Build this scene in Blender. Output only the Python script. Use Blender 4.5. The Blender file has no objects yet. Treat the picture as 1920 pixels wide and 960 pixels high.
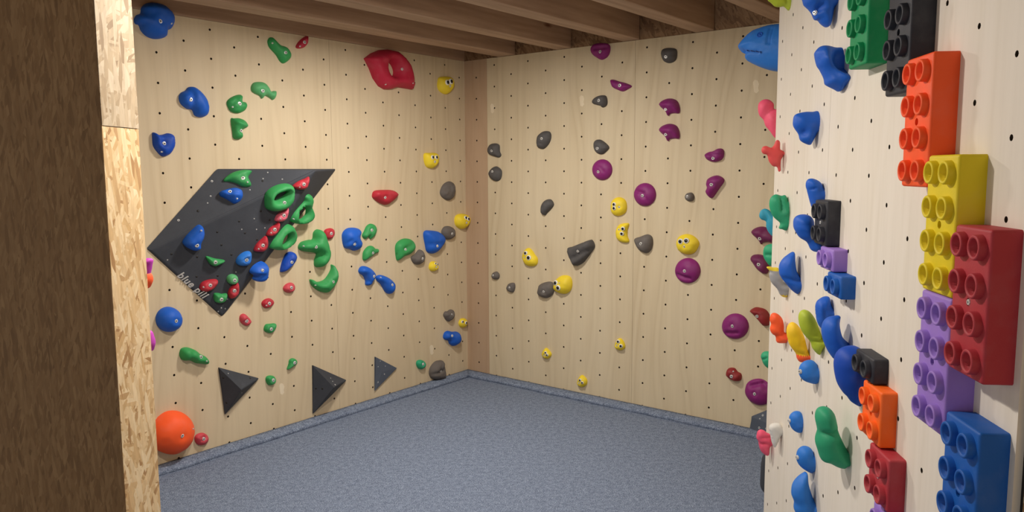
import bpy, bmesh, math, random
import numpy as np
from mathutils import Vector, Matrix, noise
from mathutils.geometry import delaunay_2d_cdt
from mathutils.bvhtree import BVHTree

random.seed(7)
scene = bpy.context.scene
col = scene.collection
V = Vector

# ---------------------------------------------------------------- camera (recovered from the bolt grid)
F_PX, PITCH, ROLL = 1447.14, 0.110746, -0.005564
CAMZ = 1.59
cp, sp = math.cos(PITCH), math.sin(PITCH)
cr, sr = math.cos(ROLL), math.sin(ROLL)
UPV = V((0, sp, cp)); FWD = V((0, cp, -sp)); XV = V((1, 0, 0))
RIGHT = cr * XV + sr * UPV
UP = -sr * XV + cr * UPV
CAM = V((0, 0, CAMZ))
cam_data = bpy.data.cameras.new('camera')
cam_data.sensor_fit = 'HORIZONTAL'; cam_data.sensor_width = 36
cam_data.lens = F_PX * 36 / 1920
cam_data.clip_start = 0.02
cam = bpy.data.objects.new('camera', cam_data); col.objects.link(cam)
M = Matrix.Identity(4)
for i, ax in enumerate((RIGHT, UP, -FWD)):
    M[0][i], M[1][i], M[2][i] = ax
M.translation = CAM
cam.matrix_world = M
scene.camera = cam

def ray(x, y):
    return (FWD + RIGHT * ((x - 960) / F_PX) - UP * ((y - 480) / F_PX))

def on_plane(x, y, P, N):
    r = ray(x, y)
    return CAM + r * ((P - CAM).dot(N) / r.dot(N))

# ---------------------------------------------------------------- the three climbing walls
class Wall:
    def __init__(s, th, d, sgn, z0):
        s.t = V((math.cos(th), math.sin(th), 0)); n = V((-math.sin(th), math.cos(th), 0))
        s.P0 = n * d
        s.N = n * sgn                # into the room
        s.X = s.t if sgn < 0 else -s.t
        s.k = 1 if sgn < 0 else -1
        s.z0 = z0 + CAMZ
        s.M = frame(s.P0, s.N)
    def at(s, a, z, h=0.0):
        return s.P0 + s.t * a + s.N * h + V((0, 0, z))
    def hit(s, x, y, h=0.0):
        return on_plane(x, y, s.P0 + s.N * h, s.N)
    def az(s, x, y, h=0.0):
        p = s.hit(x, y, h); return (p - s.P0).dot(s.t), p.z

def frame(O, N, up=V((0, 0, 1))):
    Y = -N.normalized(); Z = (up - up.dot(Y) * Y).normalized(); X = Y.cross(Z)
    m = Matrix.Identity(4)
    for i, ax in enumerate((X, Y, Z)):
        m[0][i], m[1][i], m[2][i] = ax
    m.translation = O
    return m

WL = Wall(0.902777, 3.959875, -1, 0.769464)
WB = Wall(-0.671832, 4.434834, -1, 0.765212)
WR = Wall(1.468011, -0.789285, 1, 0.288392)
TOP = CAMZ + 0.817
S = 0.155

# ---------------------------------------------------------------- materials
def lin(c):
    return tuple(((v / 255) / 12.92 if v / 255 <= 0.04045 else ((v / 255 + 0.055) / 1.055) ** 2.4) for v in c) + (1,)

def new_mat(name):
    m = bpy.data.materials.new(name); m.use_nodes = True
    nt = m.node_tree; b = nt.nodes['Principled BSDF']
    return m, nt, b

def N_(nt, t, **kw):
    n = nt.nodes.new(t)
    for k, v in kw.items():
        if k in n.inputs: n.inputs[k].default_value = v
        else: setattr(n, k, v)
    return n

def ramp(nt, fac, stops, interp='LINEAR'):
    r = nt.nodes.new('ShaderNodeValToRGB'); r.color_ramp.interpolation = interp
    e = r.color_ramp.elements
    while len(e) < len(stops): e.new(0.5)
    for el, (p, c) in zip(e, stops): el.position = p; el.color = c
    nt.links.new(fac, r.inputs[0]); return r

def mapping(nt, scale=(1, 1, 1), rot=(0, 0, 0), loc=(0, 0, 0)):
    tc = nt.nodes.new('ShaderNodeTexCoord'); mp = nt.nodes.new('ShaderNodeMapping')
    nt.links.new(tc.outputs['Object'], mp.inputs[0])
    mp.inputs['Scale'].default_value = scale; mp.inputs['Rotation'].default_value = rot; mp.inputs['Location'].default_value = loc
    return mp.outputs[0]

def mix(nt, f, a, b, mode='MIX'):
    m = nt.nodes.new('ShaderNodeMix'); m.data_type = 'RGBA'; m.blend_type = mode
    for i, v in ((0, f), (6, a), (7, b)):
        if isinstance(v, (int, float, tuple)): m.inputs[i].default_value = v
        else: nt.links.new(v, m.inputs[i])
    return m.outputs[2]

def bump(nt, b, h, strength, dist=0.002):
    n = nt.nodes.new('ShaderNodeBump'); n.inputs['Strength'].default_value = strength; n.inputs['Distance'].default_value = dist
    nt.links.new(h, n.inputs['Height']); nt.links.new(n.outputs[0], b.inputs['Normal'])

_hm = {}
def plastic(name, c, rough=0.55, chalk=0.10):
    if name in _hm: return _hm[name]
    m, nt, b = new_mat(name)
    n1 = N_(nt, 'ShaderNodeTexNoise', Scale=14.0, Detail=4.0); nt.links.new(mapping(nt), n1.inputs['Vector'])
    base = lin(c); pale = tuple(min(1, v * 0.72 + 0.16) for v in base[:3]) + (1,)
    f = ramp(nt, n1.outputs[0], [(0.5, (0, 0, 0, 1)), (0.85, (1, 1, 1, 1))])
    mm = nt.nodes.new('ShaderNodeMath'); mm.operation = 'MULTIPLY'; mm.inputs[1].default_value = chalk * 3
    nt.links.new(f.outputs[0], mm.inputs[0])
    nt.links.new(mix(nt, mm.outputs[0], base, pale), b.inputs['Base Color'])
    b.inputs['Roughness'].default_value = rough; b.inputs['Specular IOR Level'].default_value = 0.3
    n2 = N_(nt, 'ShaderNodeTexNoise', Scale=380.0, Detail=2.0); nt.links.new(mapping(nt), n2.inputs['Vector'])
    bump(nt, b, n2.outputs[0], 0.25, 0.001)
    _hm[name] = m; return m

def ply(name, c1, c2, c3, seed):
    m, nt, b = new_mat(name)
    v = mapping(nt, (2.2, 2.2, 0.7), loc=(seed, seed * 2, seed * 3))
    n0 = N_(nt, 'ShaderNodeTexNoise', Scale=1.3, Detail=2.0); nt.links.new(v, n0.inputs['Vector'])
    w = N_(nt, 'ShaderNodeTexWave', Scale=0.75, Distortion=16.0, Detail=2.0)
    w.inputs['Detail Scale'].default_value = 0.55; w.bands_direction = 'X'
    nt.links.new(v, w.inputs['Vector'])
    v2 = mapping(nt, (34, 34, 1.6), loc=(seed, 0, 0))
    fg = N_(nt, 'ShaderNodeTexNoise', Scale=1.6, Detail=5.0, Roughness=0.6); nt.links.new(v2, fg.inputs['Vector'])
    A = ramp(nt, w.outputs['Color'], [(0.0, lin(c1)), (0.7, lin(tuple((p + q * 2) / 3 for p, q in zip(c2, c1)))), (0.86, lin(tuple((p * 2 + q) / 3 for p, q in zip(c2, c1)))), (1.0, lin(c1))])
    B = mix(nt, ramp(nt, n0.outputs[0], [(0.35, (0, 0, 0, 1)), (0.7, (0.7, 0.7, 0.7, 1))]).outputs[0], A.outputs[0], lin(c3))
    C = mix(nt, 0.17, B, ramp(nt, fg.outputs[0], [(0.3, (0.7, 0.67, 0.64, 1)), (0.55, (1, 1, 1, 1))]).outputs[0], 'MULTIPLY')
    nt.links.new(C, b.inputs['Base Color'])
    b.inputs['Roughness'].default_value = 0.55; b.inputs['Specular IOR Level'].default_value = 0.25
    bump(nt, b, fg.outputs[0], 0.04, 0.001)
    return m

def osb(name, tones, seed=0.0, rotmix=(15, 75, -40, 120), scale=1.0, stretch=5.0):
    m, nt, b = new_mat(name)
    prev = None; hb = None
    for i, ang in enumerate(rotmix):
        tc = nt.nodes.new('ShaderNodeTexCoord')
        rt = nt.nodes.new('ShaderNodeVectorRotate'); rt.rotation_type = 'Y_AXIS'; rt.inputs['Angle'].default_value = math.radians(ang)
        nt.links.new(tc.outputs['Object'], rt.inputs[0])
        mp = nt.nodes.new('ShaderNodeMapping'); mp.inputs['Scale'].default_value = (14 * scale, 3 * scale, 14 * stretch * scale)
        mp.inputs['Location'].default_value = (seed + i * 3.7, seed, i * 1.9)
        nt.links.new(rt.outputs[0], mp.inputs[0])
        dn = N_(nt, 'ShaderNodeTexNoise', Scale=1.2, Detail=2.0); nt.links.new(mp.outputs[0], dn.inputs['Vector'])
        ad = nt.nodes.new('ShaderNodeVectorMath'); ad.operation = 'MULTIPLY_ADD'; ad.inputs[1].default_value = (0.25, 0.15, 0.4)
        nt.links.new(dn.outputs['Color'], ad.inputs[0]); nt.links.new(mp.outputs[0], ad.inputs[2])
        vo = N_(nt, 'ShaderNodeTexVoronoi', Scale=1.0); nt.links.new(ad.outputs[0], vo.inputs['Vector'])
        sep = nt.nodes.new('ShaderNodeSeparateColor'); nt.links.new(vo.outputs['Color'], sep.inputs[0])
        n = len(tones)
        c = ramp(nt, sep.outputs[0], [(k / (n - 1), lin(t)) for k, t in enumerate(tones)]).outputs[0]
        if prev is None: prev = c; hb = sep.outputs[1]
        else:
            msk = ramp(nt, sep.outputs[2], [(0.52, (0, 0, 0, 1)), (0.56, (1, 1, 1, 1))]).outputs[0]
            prev = mix(nt, msk, prev, c); hb = mix(nt, msk, hb, sep.outputs[1])
    fn = N_(nt, 'ShaderNodeTexNoise', Scale=120.0, Detail=3.0); nt.links.new(mapping(nt, (1, 1, 0.25)), fn.inputs['Vector'])
    prev = mix(nt, 0.35, prev, ramp(nt, fn.outputs[0], [(0.3, (0.6, 0.6, 0.6, 1)), (0.65, (1.05, 1.05, 1.05, 1))]).outputs[0], 'MULTIPLY')
    nt.links.new(prev, b.inputs['Base Color'])
    b.inputs['Roughness'].default_value = 0.6; b.inputs['Specular IOR Level'].default_value = 0.25
    bump(nt, b, hb, 0.35, 0.0015)
    return m

def joist_mat():
    m, nt, b = new_mat('joist_pine')
    v = mapping(nt, (1.0, 14, 14))
    n = N_(nt, 'ShaderNodeTexNoise', Scale=2.0, Detail=5.0); nt.links.new(v, n.inputs['Vector'])
    v2 = mapping(nt, (1.6, 5, 5))
    k = N_(nt, 'ShaderNodeTexVoronoi', Scale=1.0); nt.links.new(v2, k.inputs['Vector'])
    A = ramp(nt, n.outputs[0], [(0.3, lin((158, 128, 104))), (0.7, lin((186, 156, 130)))])
    C = mix(nt, ramp(nt, k.outputs['Distance'], [(0.03, (1, 1, 1, 1)), (0.09, (0, 0, 0, 1))]).outputs[0], A.outputs[0], lin((110, 70, 45)))
    nt.links.new(C, b.inputs['Base Color']); b.inputs['Roughness'].default_value = 0.7
    return m

def carpet_mat():
    m, nt, b = new_mat('grey_carpet')
    n1 = N_(nt, 'ShaderNodeTexNoise', Scale=170.0, Detail=3.0, Roughness=0.7); nt.links.new(mapping(nt), n1.inputs['Vector'])
    n2 = N_(nt, 'ShaderNodeTexNoise', Scale=38.0, Detail=4.0, Roughness=0.7); nt.links.new(mapping(nt), n2.inputs['Vector'])
    n3 = N_(nt, 'ShaderNodeTexNoise', Scale=3.0, Detail=2.0); nt.links.new(mapping(nt), n3.inputs['Vector'])
    A = ramp(nt, n1.outputs[0], [(0.3, lin((84, 95, 114))), (0.5, lin((128, 142, 166))), (0.72, lin((186, 198, 218)))])
    B = ramp(nt, n2.outputs[0], [(0.3, lin((180, 182, 190))), (0.65, lin((255, 255, 255)))])
    C = mix(nt, 0.8, A.outputs[0], B.outputs[0], 'MULTIPLY')
    nt.links.new(C, b.inputs['Base Color']); b.inputs['Roughness'].default_value = 0.95
    b.inputs['Specular IOR Level'].default_value = 0.1
    ad = nt.nodes.new('ShaderNodeMath'); ad.operation = 'ADD'
    nt.links.new(n1.outputs[0], ad.inputs[0]); nt.links.new(n3.outputs[0], ad.inputs[1])
    bump(nt, b, ad.outputs[0], 0.6, 0.006)
    return m

def volume_mat(name, c):
    m, nt, b = new_mat(name)
    n = N_(nt, 'ShaderNodeTexNoise', Scale=5.0, Detail=5.0, Roughness=0.7); nt.links.new(mapping(nt), n.inputs['Vector'])
    A = ramp(nt, n.outputs[0], [(0.35, lin(c)), (0.62, lin(tuple(v + 7 for v in c))), (0.78, lin(tuple(v + 28 for v in c)))])
    nt.links.new(A.outputs[0], b.inputs['Base Color']); b.inputs['Roughness'].default_value = 0.75
    n2 = N_(nt, 'ShaderNodeTexNoise', Scale=500.0); nt.links.new(mapping(nt), n2.inputs['Vector'])
    bump(nt, b, n2.outputs[0], 0.5, 0.001)
    return m

def simple(name, c, rough=0.4, metal=0.0):
    m, nt, b = new_mat(name)
    n = N_(nt, 'ShaderNodeTexNoise', Scale=60.0); nt.links.new(mapping(nt), n.inputs['Vector'])
    k = lin(c); A = ramp(nt, n.outputs[0], [(0.3, tuple(v * 0.88 for v in k[:3]) + (1,)), (0.7, k)])
    nt.links.new(A.outputs[0], b.inputs['Base Color']); b.inputs['Roughness'].default_value = rough; b.inputs['Metallic'].default_value = metal
    return m

M_PLY = ply('birch_plywood_left', (212, 194, 162), (198, 178, 145), (219, 202, 171), 1.0)
M_PLYB = ply('birch_plywood_back', (212, 196, 165), (197, 179, 147), (219, 205, 176), 5.3)
M_PLYR = ply('birch_plywood_right', (233, 225, 211), (225, 216, 199), (237, 230, 218), 9.1)
M_PLYD = ply('brown_plywood_strip', (186, 158, 130), (174, 144, 115), (194, 166, 138), 2.7)
M_PATCH = ply('plywood_patch', (232, 218, 190), (228, 212, 182), (234, 220, 194), 4.0)
M_OSB = osb('bright_osb', [(176, 136, 92), (222, 188, 138), (236, 208, 162), (246, 224, 184), (212, 176, 124), (240, 214, 170)], rotmix=(15, 75, -40, 120, -12, 50, 100), scale=1.1)
M_OSBP = osb('pale_osb', [(150, 128, 100), (184, 164, 134), (196, 178, 150), (206, 190, 164), (172, 152, 122)], seed=4.0, rotmix=(5, -12, 35, 90))
M_OSBD = osb('brown_osb', [(126, 96, 64), (140, 108, 72), (146, 114, 78), (158, 126, 88), (133, 102, 68)], seed=9.0, rotmix=(90, 84, 98, 70, 93), scale=1.5, stretch=6.5)
M_OSBC = osb('ceiling_osb', [(112, 86, 64), (140, 110, 82), (156, 126, 96)], seed=2.0)
M_JOIST = joist_mat()
M_CARPET = carpet_mat()
M_VOL = volume_mat('charcoal_volume', (50, 54, 62))
M_VOL2 = volume_mat('slate_volume', (76, 84, 98))
M_METAL = simple('zinc_bolt', (226, 226, 224), 0.35, 0.35)
M_DARK = simple('dark_socket', (30, 28, 26), 0.6)
M_HOLE = simple('hole_steel', (70, 58, 44), 0.6, 0.0)
M_WHITE = simple('white_plastic', (240, 240, 236), 0.35)
M_BLACK = simple('black_plastic', (14, 12, 12), 0.2)
M_GAP = simple('dark_gap', (22, 18, 15), 0.9)

COL = dict(
    blue=(28, 94, 198), sky=(46, 122, 214), deep=(16, 72, 178), green=(54, 152, 84), pale_green=(92, 172, 112),
    red=(182, 44, 58), pink=(214, 96, 116), rose=(198, 70, 82), crimson=(186, 40, 66), dark_red=(142, 40, 44), yellow=(240, 214, 52), grey=(104, 98, 94),
    slate_grey=(84, 82, 82), purple=(134, 36, 112), orange=(255, 96, 46), bubble=(240, 92, 124), coral=(226, 84, 84), lime=(178, 196, 52),
    teal=(44, 150, 180), jade=(46, 160, 116), white=(222, 220, 214), ash=(166, 166, 168), magenta=(196, 70, 190),
    b_green=(10, 140, 84), b_black=(44, 46, 54), b_orange=(250, 92, 40), b_yellow=(226, 204, 30), b_red=(176, 54, 64), b_violet=(156, 122, 206),
    b_blue=(22, 92, 178), b_orange2=(252, 108, 30), sun=(252, 206, 30), plum=(112, 40, 86))
def hm(k): return plastic('plastic_' + k, COL[k], rough=0.75 if k in ('grey', 'slate_grey') else 0.55)

# ---------------------------------------------------------------- object helpers
def link_mesh(name, me, mats, mw=None, parent=None, smooth=True):
    for m in (mats if isinstance(mats, (list, tuple)) else [mats]): me.materials.append(m)
    if smooth:
        for p in me.polygons: p.use_smooth = True
    o = bpy.data.objects.new(name, me); col.objects.link(o)
    if parent is not None:
        o.parent = parent
        o.matrix_world = mw if mw is not None else parent.matrix_world
        o.matrix_parent_inverse = Matrix.Identity(4)
        o.matrix_basis = parent.matrix_world.inverted() @ (mw if mw is not None else parent.matrix_world)
    elif mw is not None:
        o.matrix_world = mw
    return o

def tag(o, label, cat, group=None):
    o['label'] = label; o['category'] = cat
    if group: o['group'] = group
    return o
def structure(o): o['kind'] = 'structure'; return o

def from_bm(name, bm, mats, mw=None, parent=None, smooth=True):
    me = bpy.data.meshes.new(name); bm.normal_update(); bm.to_mesh(me); bm.free()
    return link_mesh(name, me, mats, mw, parent, smooth)

def box_bm(x0, x1, y0, y1, z0, z1, bev=0.0, seg=2, bm=None):
    own = bm is None
    bm = bm or bmesh.new()
    vs = [bm.verts.new((x, y, z)) for x in (x0, x1) for y in (y0, y1) for z in (z0, z1)]
    q = [(0, 1, 3, 2), (4, 6, 7, 5), (0, 4, 5, 1), (2, 3, 7, 6), (0, 2, 6, 4), (1, 5, 7, 3)]
    fs = [bm.faces.new([vs[i] for i in f]) for f in q]
    bmesh.ops.recalc_face_normals(bm, faces=fs)
    if bev and own:
        bmesh.ops.bevel(bm, geom=list(bm.edges), offset=bev, segments=seg, profile=0.6, affect='EDGES')
    return bm

def lathe_bm(prof, n=24):
    """prof: (radius, height) pairs, axis = -Y (towards the viewer of the wall)"""
    bm = bmesh.new(); rings = []
    for r, h in prof:
        if r < 1e-6: rings.append([bm.verts.new((0, -h, 0))])
        else: rings.append([bm.verts.new((r * math.cos(2 * math.pi * k / n), -h, r * math.sin(2 * math.pi * k / n))) for k in range(n)])
    for A, B in zip(rings, rings[1:]):
        for k in range(n):
            a0, a1 = A[k % len(A)], A[(k + 1) % len(A)]; b0, b1 = B[k % len(B)], B[(k + 1) % len(B)]
            vs = []
            for v in (a0, a1, b1, b0):
                if v not in vs: vs.append(v)
            if len(vs) > 2:
                try: bm.faces.new(vs)
                except ValueError: pass
    bmesh.ops.recalc_face_normals(bm, faces=list(bm.faces))
    return bm

_bolt_me = {}
def bolt_mesh(r):
    key = round(r, 4)
    if key not in _bolt_me:
        bm = lathe_bm([(r * 1.35, -0.006), (r * 1.35, 0.0008), (r, 0.0012), (r, 0.004), (r * 0.9, 0.005), (r * 0.52, 0.005), (r * 0.50, 0.001), (0, 0.001)], 18)
        me = bpy.data.meshes.new('bolt'); bm.to_mesh(me); bm.free()
        me.materials.append(M_METAL); me.materials.append(M_DARK)
        for p in me.polygons:
            if math.hypot(p.center.x, p.center.z) < r * 0.45: p.material_index = 1
        _bolt_me[key] = me
    return _bolt_me[key]

def put(name, me, parent, mw):
    o = bpy.data.objects.new(name, me); col.objects.link(o); o.parent = parent
    o.matrix_basis = parent.matrix_world.inverted() @ mw
    return o

# ---------------------------------------------------------------- sculpting from an outline
def catmull(P, n=4):
    out = []; m = len(P)
    for i in range(m):
        p0, p1, p2, p3 = P[i - 1], P[i], P[(i + 1) % m], P[(i + 2) % m]
        for k in range(n):
            t = k / n
            out.append(0.5 * ((2 * p1) + (-p0 + p2) * t + (2 * p0 - 5 * p1 + 4 * p2 - p3) * t * t + (-p0 + 3 * p1 - 3 * p2 + p3) * t ** 3))
    return np.array(out)

def densify(P, n=6):
    out = []
    for i in range(len(P)):
        a, b = P[i], P[(i + 1) % len(P)]
        for k in range(n): out.append(a + (b - a) * k / n)
    return np.array(out)

def inside(pts, poly):
    x, y = pts[:, 0][:, None], pts[:, 1][:, None]
    a = poly; b = np.roll(poly, -1, 0)
    c = ((a[:, 1] > y) != (b[:, 1] > y))
    xi = (b[:, 0] - a[:, 0]) * (y - a[:, 1]) / (b[:, 1] - a[:, 1] + 1e-15) + a[:, 0]
    return (np.sum(c & (x < xi), 1) % 2) == 1

def seg_dist(pts, a, b):
    d = b - a; L = (d ** 2).sum(1) + 1e-15
    t = np.clip(((pts[:, None] - a[None]) * d[None]).sum(2) / L, 0, 1)
    q = a[None] + t[..., None] * d[None]
    return np.sqrt(((pts[:, None] - q) ** 2).sum(2)).min(1)

def field(outer, hole=None, ignore=None, res=15):
    """points, triangles, distance to the outline"""
    size = max(np.ptp(outer[:, 0]), np.ptp(outer[:, 1])); g = size / res
    if min(np.ptp(outer[:, 0]), np.ptp(outer[:, 1])) < size * 0.55: g *= 0.75
    a = outer; b = np.roll(outer, -1, 0)
    keep = np.ones(len(a), bool) if ignore is None else ~ignore
    sa, sb = a[keep], b[keep]
    loops = [outer]
    if hole is not None:
        loops.append(hole); sa = np.vstack([sa, hole]); sb = np.vstack([sb, np.roll(hole, -1, 0)])
    aa = np.vstack(loops); ab = np.vstack([np.roll(l, -1, 0) for l in loops])
    x0, y0 = outer.min(0); x1, y1 = outer.max(0)
    P = []; j = 0; y = y0
    while y <= y1:
        x = x0 + (g / 2 if j % 2 else 0)
        while x <= x1: P.append((x, y)); x += g
        y += g * 0.87; j += 1
    P = np.array(P)
    ok = inside(P, outer)
    if hole is not None: ok &= ~inside(P, hole)
    P = P[ok]; P = P[seg_dist(P, aa, ab) > g * 0.75] if len(P) else P
    ins = []
    for l in loops:
        tan = np.roll(l, -1, 0) - np.roll(l, 1, 0); nn = np.stack([-tan[:, 1], tan[:, 0]], 1)
        nn /= np.linalg.norm(nn, axis=1)[:, None] + 1e-12
        for dd in (0.08, 0.32):
            for s in (1, -1):
                q = l + nn * dd * g * s
                m = inside(q, outer)
                if hole is not None: m &= ~inside(q, hole)
                q = q[m]
                if len(q):
                    q = q[seg_dist(q, aa, ab) > dd * g * 0.8]; ins.append(q)
    allp = np.vstack([aa] + ins + ([P] if len(P) else []))
    ed = []; o = 0
    for l in loops:
        n = len(l); ed += [(o + k, o + (k + 1) % n) for k in range(n)]; o += n
    vs, es, fs, ov, oe, of = delaunay_2d_cdt([V(p) for p in allp.tolist()], ed, [], 0, 1e-7)
    pts = np.array([(v.x, v.y) for v in vs])
    F = [tuple(f) for f in fs if len(f) == 3]
    cen = np.array([pts[list(f)].mean(0) for f in F])
    ok = inside(cen, outer)
    if hole is not None: ok &= ~inside(cen, hole)
    F = [f for f, k in zip(F, ok) if k]
    d = seg_dist(pts, sa, sb)
    return pts, F, d

def relief(name, mat, O, N, outer, D, hole=None, feats=(), rnd=1.0, lump=0.0, tilt=(0, 0), pw=2.0, mw=None, seed=0, res=15, two_sided=None):
    pts, F, d = field(outer, hole, two_sided, res)
    dm = d.max(); R = max(dm * rnd, 1e-5)
    t = np.clip(d / R, 0, 1)
    pr = (1 - (1 - t) ** pw) ** (1 / pw)
    c = outer.mean(0); sz = max(np.ptp(outer[:, 0]), np.ptp(outer[:, 1])) / 2
    h = D * pr * (1 + tilt[0] * (pts[:, 0] - c[0]) / sz + tilt[1] * (pts[:, 1] - c[1]) / sz)
    for f in feats:
        if f[0] == 'b':
            _, x, y, r, amp = f; q = np.exp(-((pts[:, 0] - x) ** 2 + (pts[:, 1] - y) ** 2) / (r * r))
        elif f[0] == 'c':      # crisp socket
            _, x, y, r, amp = f; q = 1 / (1 + np.exp((np.hypot(pts[:, 0] - x, pts[:, 1] - y) - r) / (r * 0.15)))
        else:
            _, xa, ya, xb, yb, r, amp = f; q = np.exp(-(seg_dist(pts, np.array([[xa, ya]]), np.array([[xb, yb]])) / r) ** 2)
        h = h + amp * q * np.clip(pr * 1.3, 0, 1)
    if lump:
        h = h + np.array([noise.noise(V((x * 38 + seed, y * 38, seed * 1.7))) + 0.5 * noise.noise(V((x * 90, y * 90 + seed, 3))) for x, y in pts]) * lump * pr
    h = np.where(d < 1e-6, 0, np.maximum(h, 0.001 * (d > 1e-6)))
    if two_sided is not None:
        h = D * pr * (1 + tilt[1] * (pts[:, 1] - c[1]) / sz) + (h - D * pr) * 1.0
        h = np.where(d < 1e-6, 0, np.maximum(h, 1e-4))
    bm = bmesh.new()
    top = [bm.verts.new((x, -hh, y)) for (x, y), hh in zip(pts, h)]
    for f in F:
        try: bm.faces.new([top[i] for i in f])
        except ValueError: pass
    if two_sided is None:
        # skirt and back
        be = [e for e in bm.edges if len(e.link_faces) == 1]
        back = {}
        for e in be:
            for v in e.verts:
                if v not in back: back[v] = bm.verts.new((v.co.x, 0.0015, v.co.z))
        for e in be:
            a, b = e.verts; bm.faces.new((a, b, back[b], back[a]))
    else:
        bot = [v if dd < 1e-6 else bm.verts.new((v.co.x, -v.co.y, v.co.z)) for v, dd in zip(top, d)]
        for f in F:
            try: bm.faces.new([bot[i] for i in reversed(f)])
            except ValueError: pass
    loose = [v for v in bm.verts if not v.link_faces]
    bmesh.ops.delete(bm, geom=loose, context='VERTS')
    bmesh.ops.recalc_face_normals(bm, faces=list(bm.faces))
    return bm

def bvh_of(o):
    me = o.data; mw = o.matrix_world
    return BVHTree.FromPolygons([mw @ v.co for v in me.vertices], [tuple(p.vertices) for p in me.polygons])

def first_hit(trees, x, y):
    r = ray(x, y).normalized(); best = None
    for t in trees:
        p, n, i, dd = t.ray_cast(CAM, r)
        if p is not None and (best is None or dd < best[2]): best = (p, n, dd)
    return best

RG = dict(A=(160, 0, 2.91), B=(240, 290, 3.0), C=(400, 400, 3.2), D=(240, 550, 2.91), E=(500, 40, 3.4275), F=(560, 560, 4.0),
          G=(880, 60, 3.555), H=(900, 330, 3.5567), I=(1120, 50, 3.4286), J=(1120, 320, 3.4286), K=(960, 560, 3.2),
          T=(1380, 0, 2.825), U=(1390, 320, 3.2), W=(1380, 560, 2.4), Z=(0, 0, 1.0), S=(1400, 700, 3.69), Q=(1420, 0, 5.333))
def px(rg, p):
    x0, y0, s = RG[rg]; return (x0 + p[0] / s, y0 + p[1] / s)

VOLTREES = {}
VANCH = (516, 450)
def hold(wall, rg, label, group, colr, D, pts, bolt=None, screws=(), feats=(), hole=None, rnd=1.0, lump=0.0022, tilt=(0, 0), eyes=(), er=0.016,
         sharp=False, pw=2.0, vol=None, br=0.008, name='climbing_hold', res=15, cat='climbing hold', socket=True, mouth=None):
    P = [px(rg, p) for p in pts]
    cx, cy = sum(p[0] for p in P) / len(P), sum(p[1] for p in P) / len(P)
    if vol is not None:
        hp = first_hit([VOLTREES['big']], *((cx, cy) if vol == 'big' else VANCH))
        O, N = hp[0], hp[1]
        if N.dot(ray(cx, cy)) > 0: N = -N
        if vol == 'bigplane': N = (N + wall.N).normalized()
    else:
        N = wall.N; O = wall.hit(cx, cy, 0)
    lift = 0.3 * D
    # the traced outline is seen at about a third of the relief; slide it back to the surface
    O3 = on_plane(cx, cy, O + N * lift, N) - N * lift
    mw = frame(O3, N); inv = mw.inverted()
    def loc(p, h=lift):
        q = inv @ on_plane(p[0], p[1], O + N * h, N); return np.array([q.x, q.z])
    L = np.array([loc(p) for p in P])
    if ((np.roll(L, -1, 0)[:, 0] - L[:, 0]) * (np.roll(L, -1, 0)[:, 1] + L[:, 1])).sum() > 0: L = L[::-1]
    outer = densify(L) if sharp else catmull(L)
    ho = None
    if hole: ho = catmull(np.array([loc(px(rg, p)) for p in hole]), 3)
    fs = []
    for f in feats:
        sc = 1 / RG[rg][2]
        unit = (O - CAM).dot(FWD) / F_PX * sc
        if f[0] in 'bc':
            q = loc(px(rg, f[1:3]), D * 0.8); fs.append((f[0], q[0], q[1], f[3] * unit, f[4]))
        else:
            a = loc(px(rg, f[1:3]), D * 0.8); b = loc(px(rg, f[3:5]), D * 0.8); fs.append(('r', a[0], a[1], b[0], b[1], f[5] * unit, f[6]))
    if bolt and socket:
        q = loc(px(rg, bolt), D * 0.8); fs.append(('c', q[0], q[1], br * 1.9, -min(0.008, D * 0.25)))
    for s in screws:
        q = loc(px(rg, s), D * 0.6); fs.append(('c', q[0], q[1], 0.006, -0.004))
    bm = relief(name, None, O3, N, outer, D, ho, fs, rnd, lump, tilt, pw, seed=len(bpy.data.objects) * 0.37, res=res)
    o = from_bm(name, bm, hm(colr), mw)
    tag(o, label, cat, group)
    tr = [bvh_of(o)]
    if bolt:
        h = first_hit(tr, *px(rg, bolt))
        if h:
            put('bolt', bolt_mesh(br), o, frame(h[0] + N * 0.0005, N))
    for s in screws:
        h = first_hit(tr, *px(rg, s))
        if h: put('screw', bolt_mesh(0.0035), o, frame(h[0], N))
    for e in eyes:
        h = first_hit(tr, *px(rg, e[:2]))
        if not h: continue
        r = 1.25 * er * (e[2] if len(e) > 2 else 1)
        nn = (N * 2 + h[1] * (1 if h[1].dot(N) > 0 else -1)).normalized()
        ew = from_bm('eye', lathe_bm([(r, -0.004), (r, r * 0.18), (r * 0.8, r * 0.34), (r * 0.4, r * 0.42), (0, r * 0.44)], 18), M_WHITE, frame(h[0], nn), o)
        from_bm('pupil', lathe_bm([(r * 0.66, r * 0.1), (r * 0.64, r * 0.44), (r * 0.4, r * 0.56), (0, r * 0.6)], 16), M_BLACK, frame(h[0], nn), ew)
    return o

def disc_pts(cx, cy, rx, ry, n=14):
    return [(cx + rx * math.cos(2 * math.pi * k / n), cy + ry * math.sin(2 * math.pi * k / n)) for k in range(n)]

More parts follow.
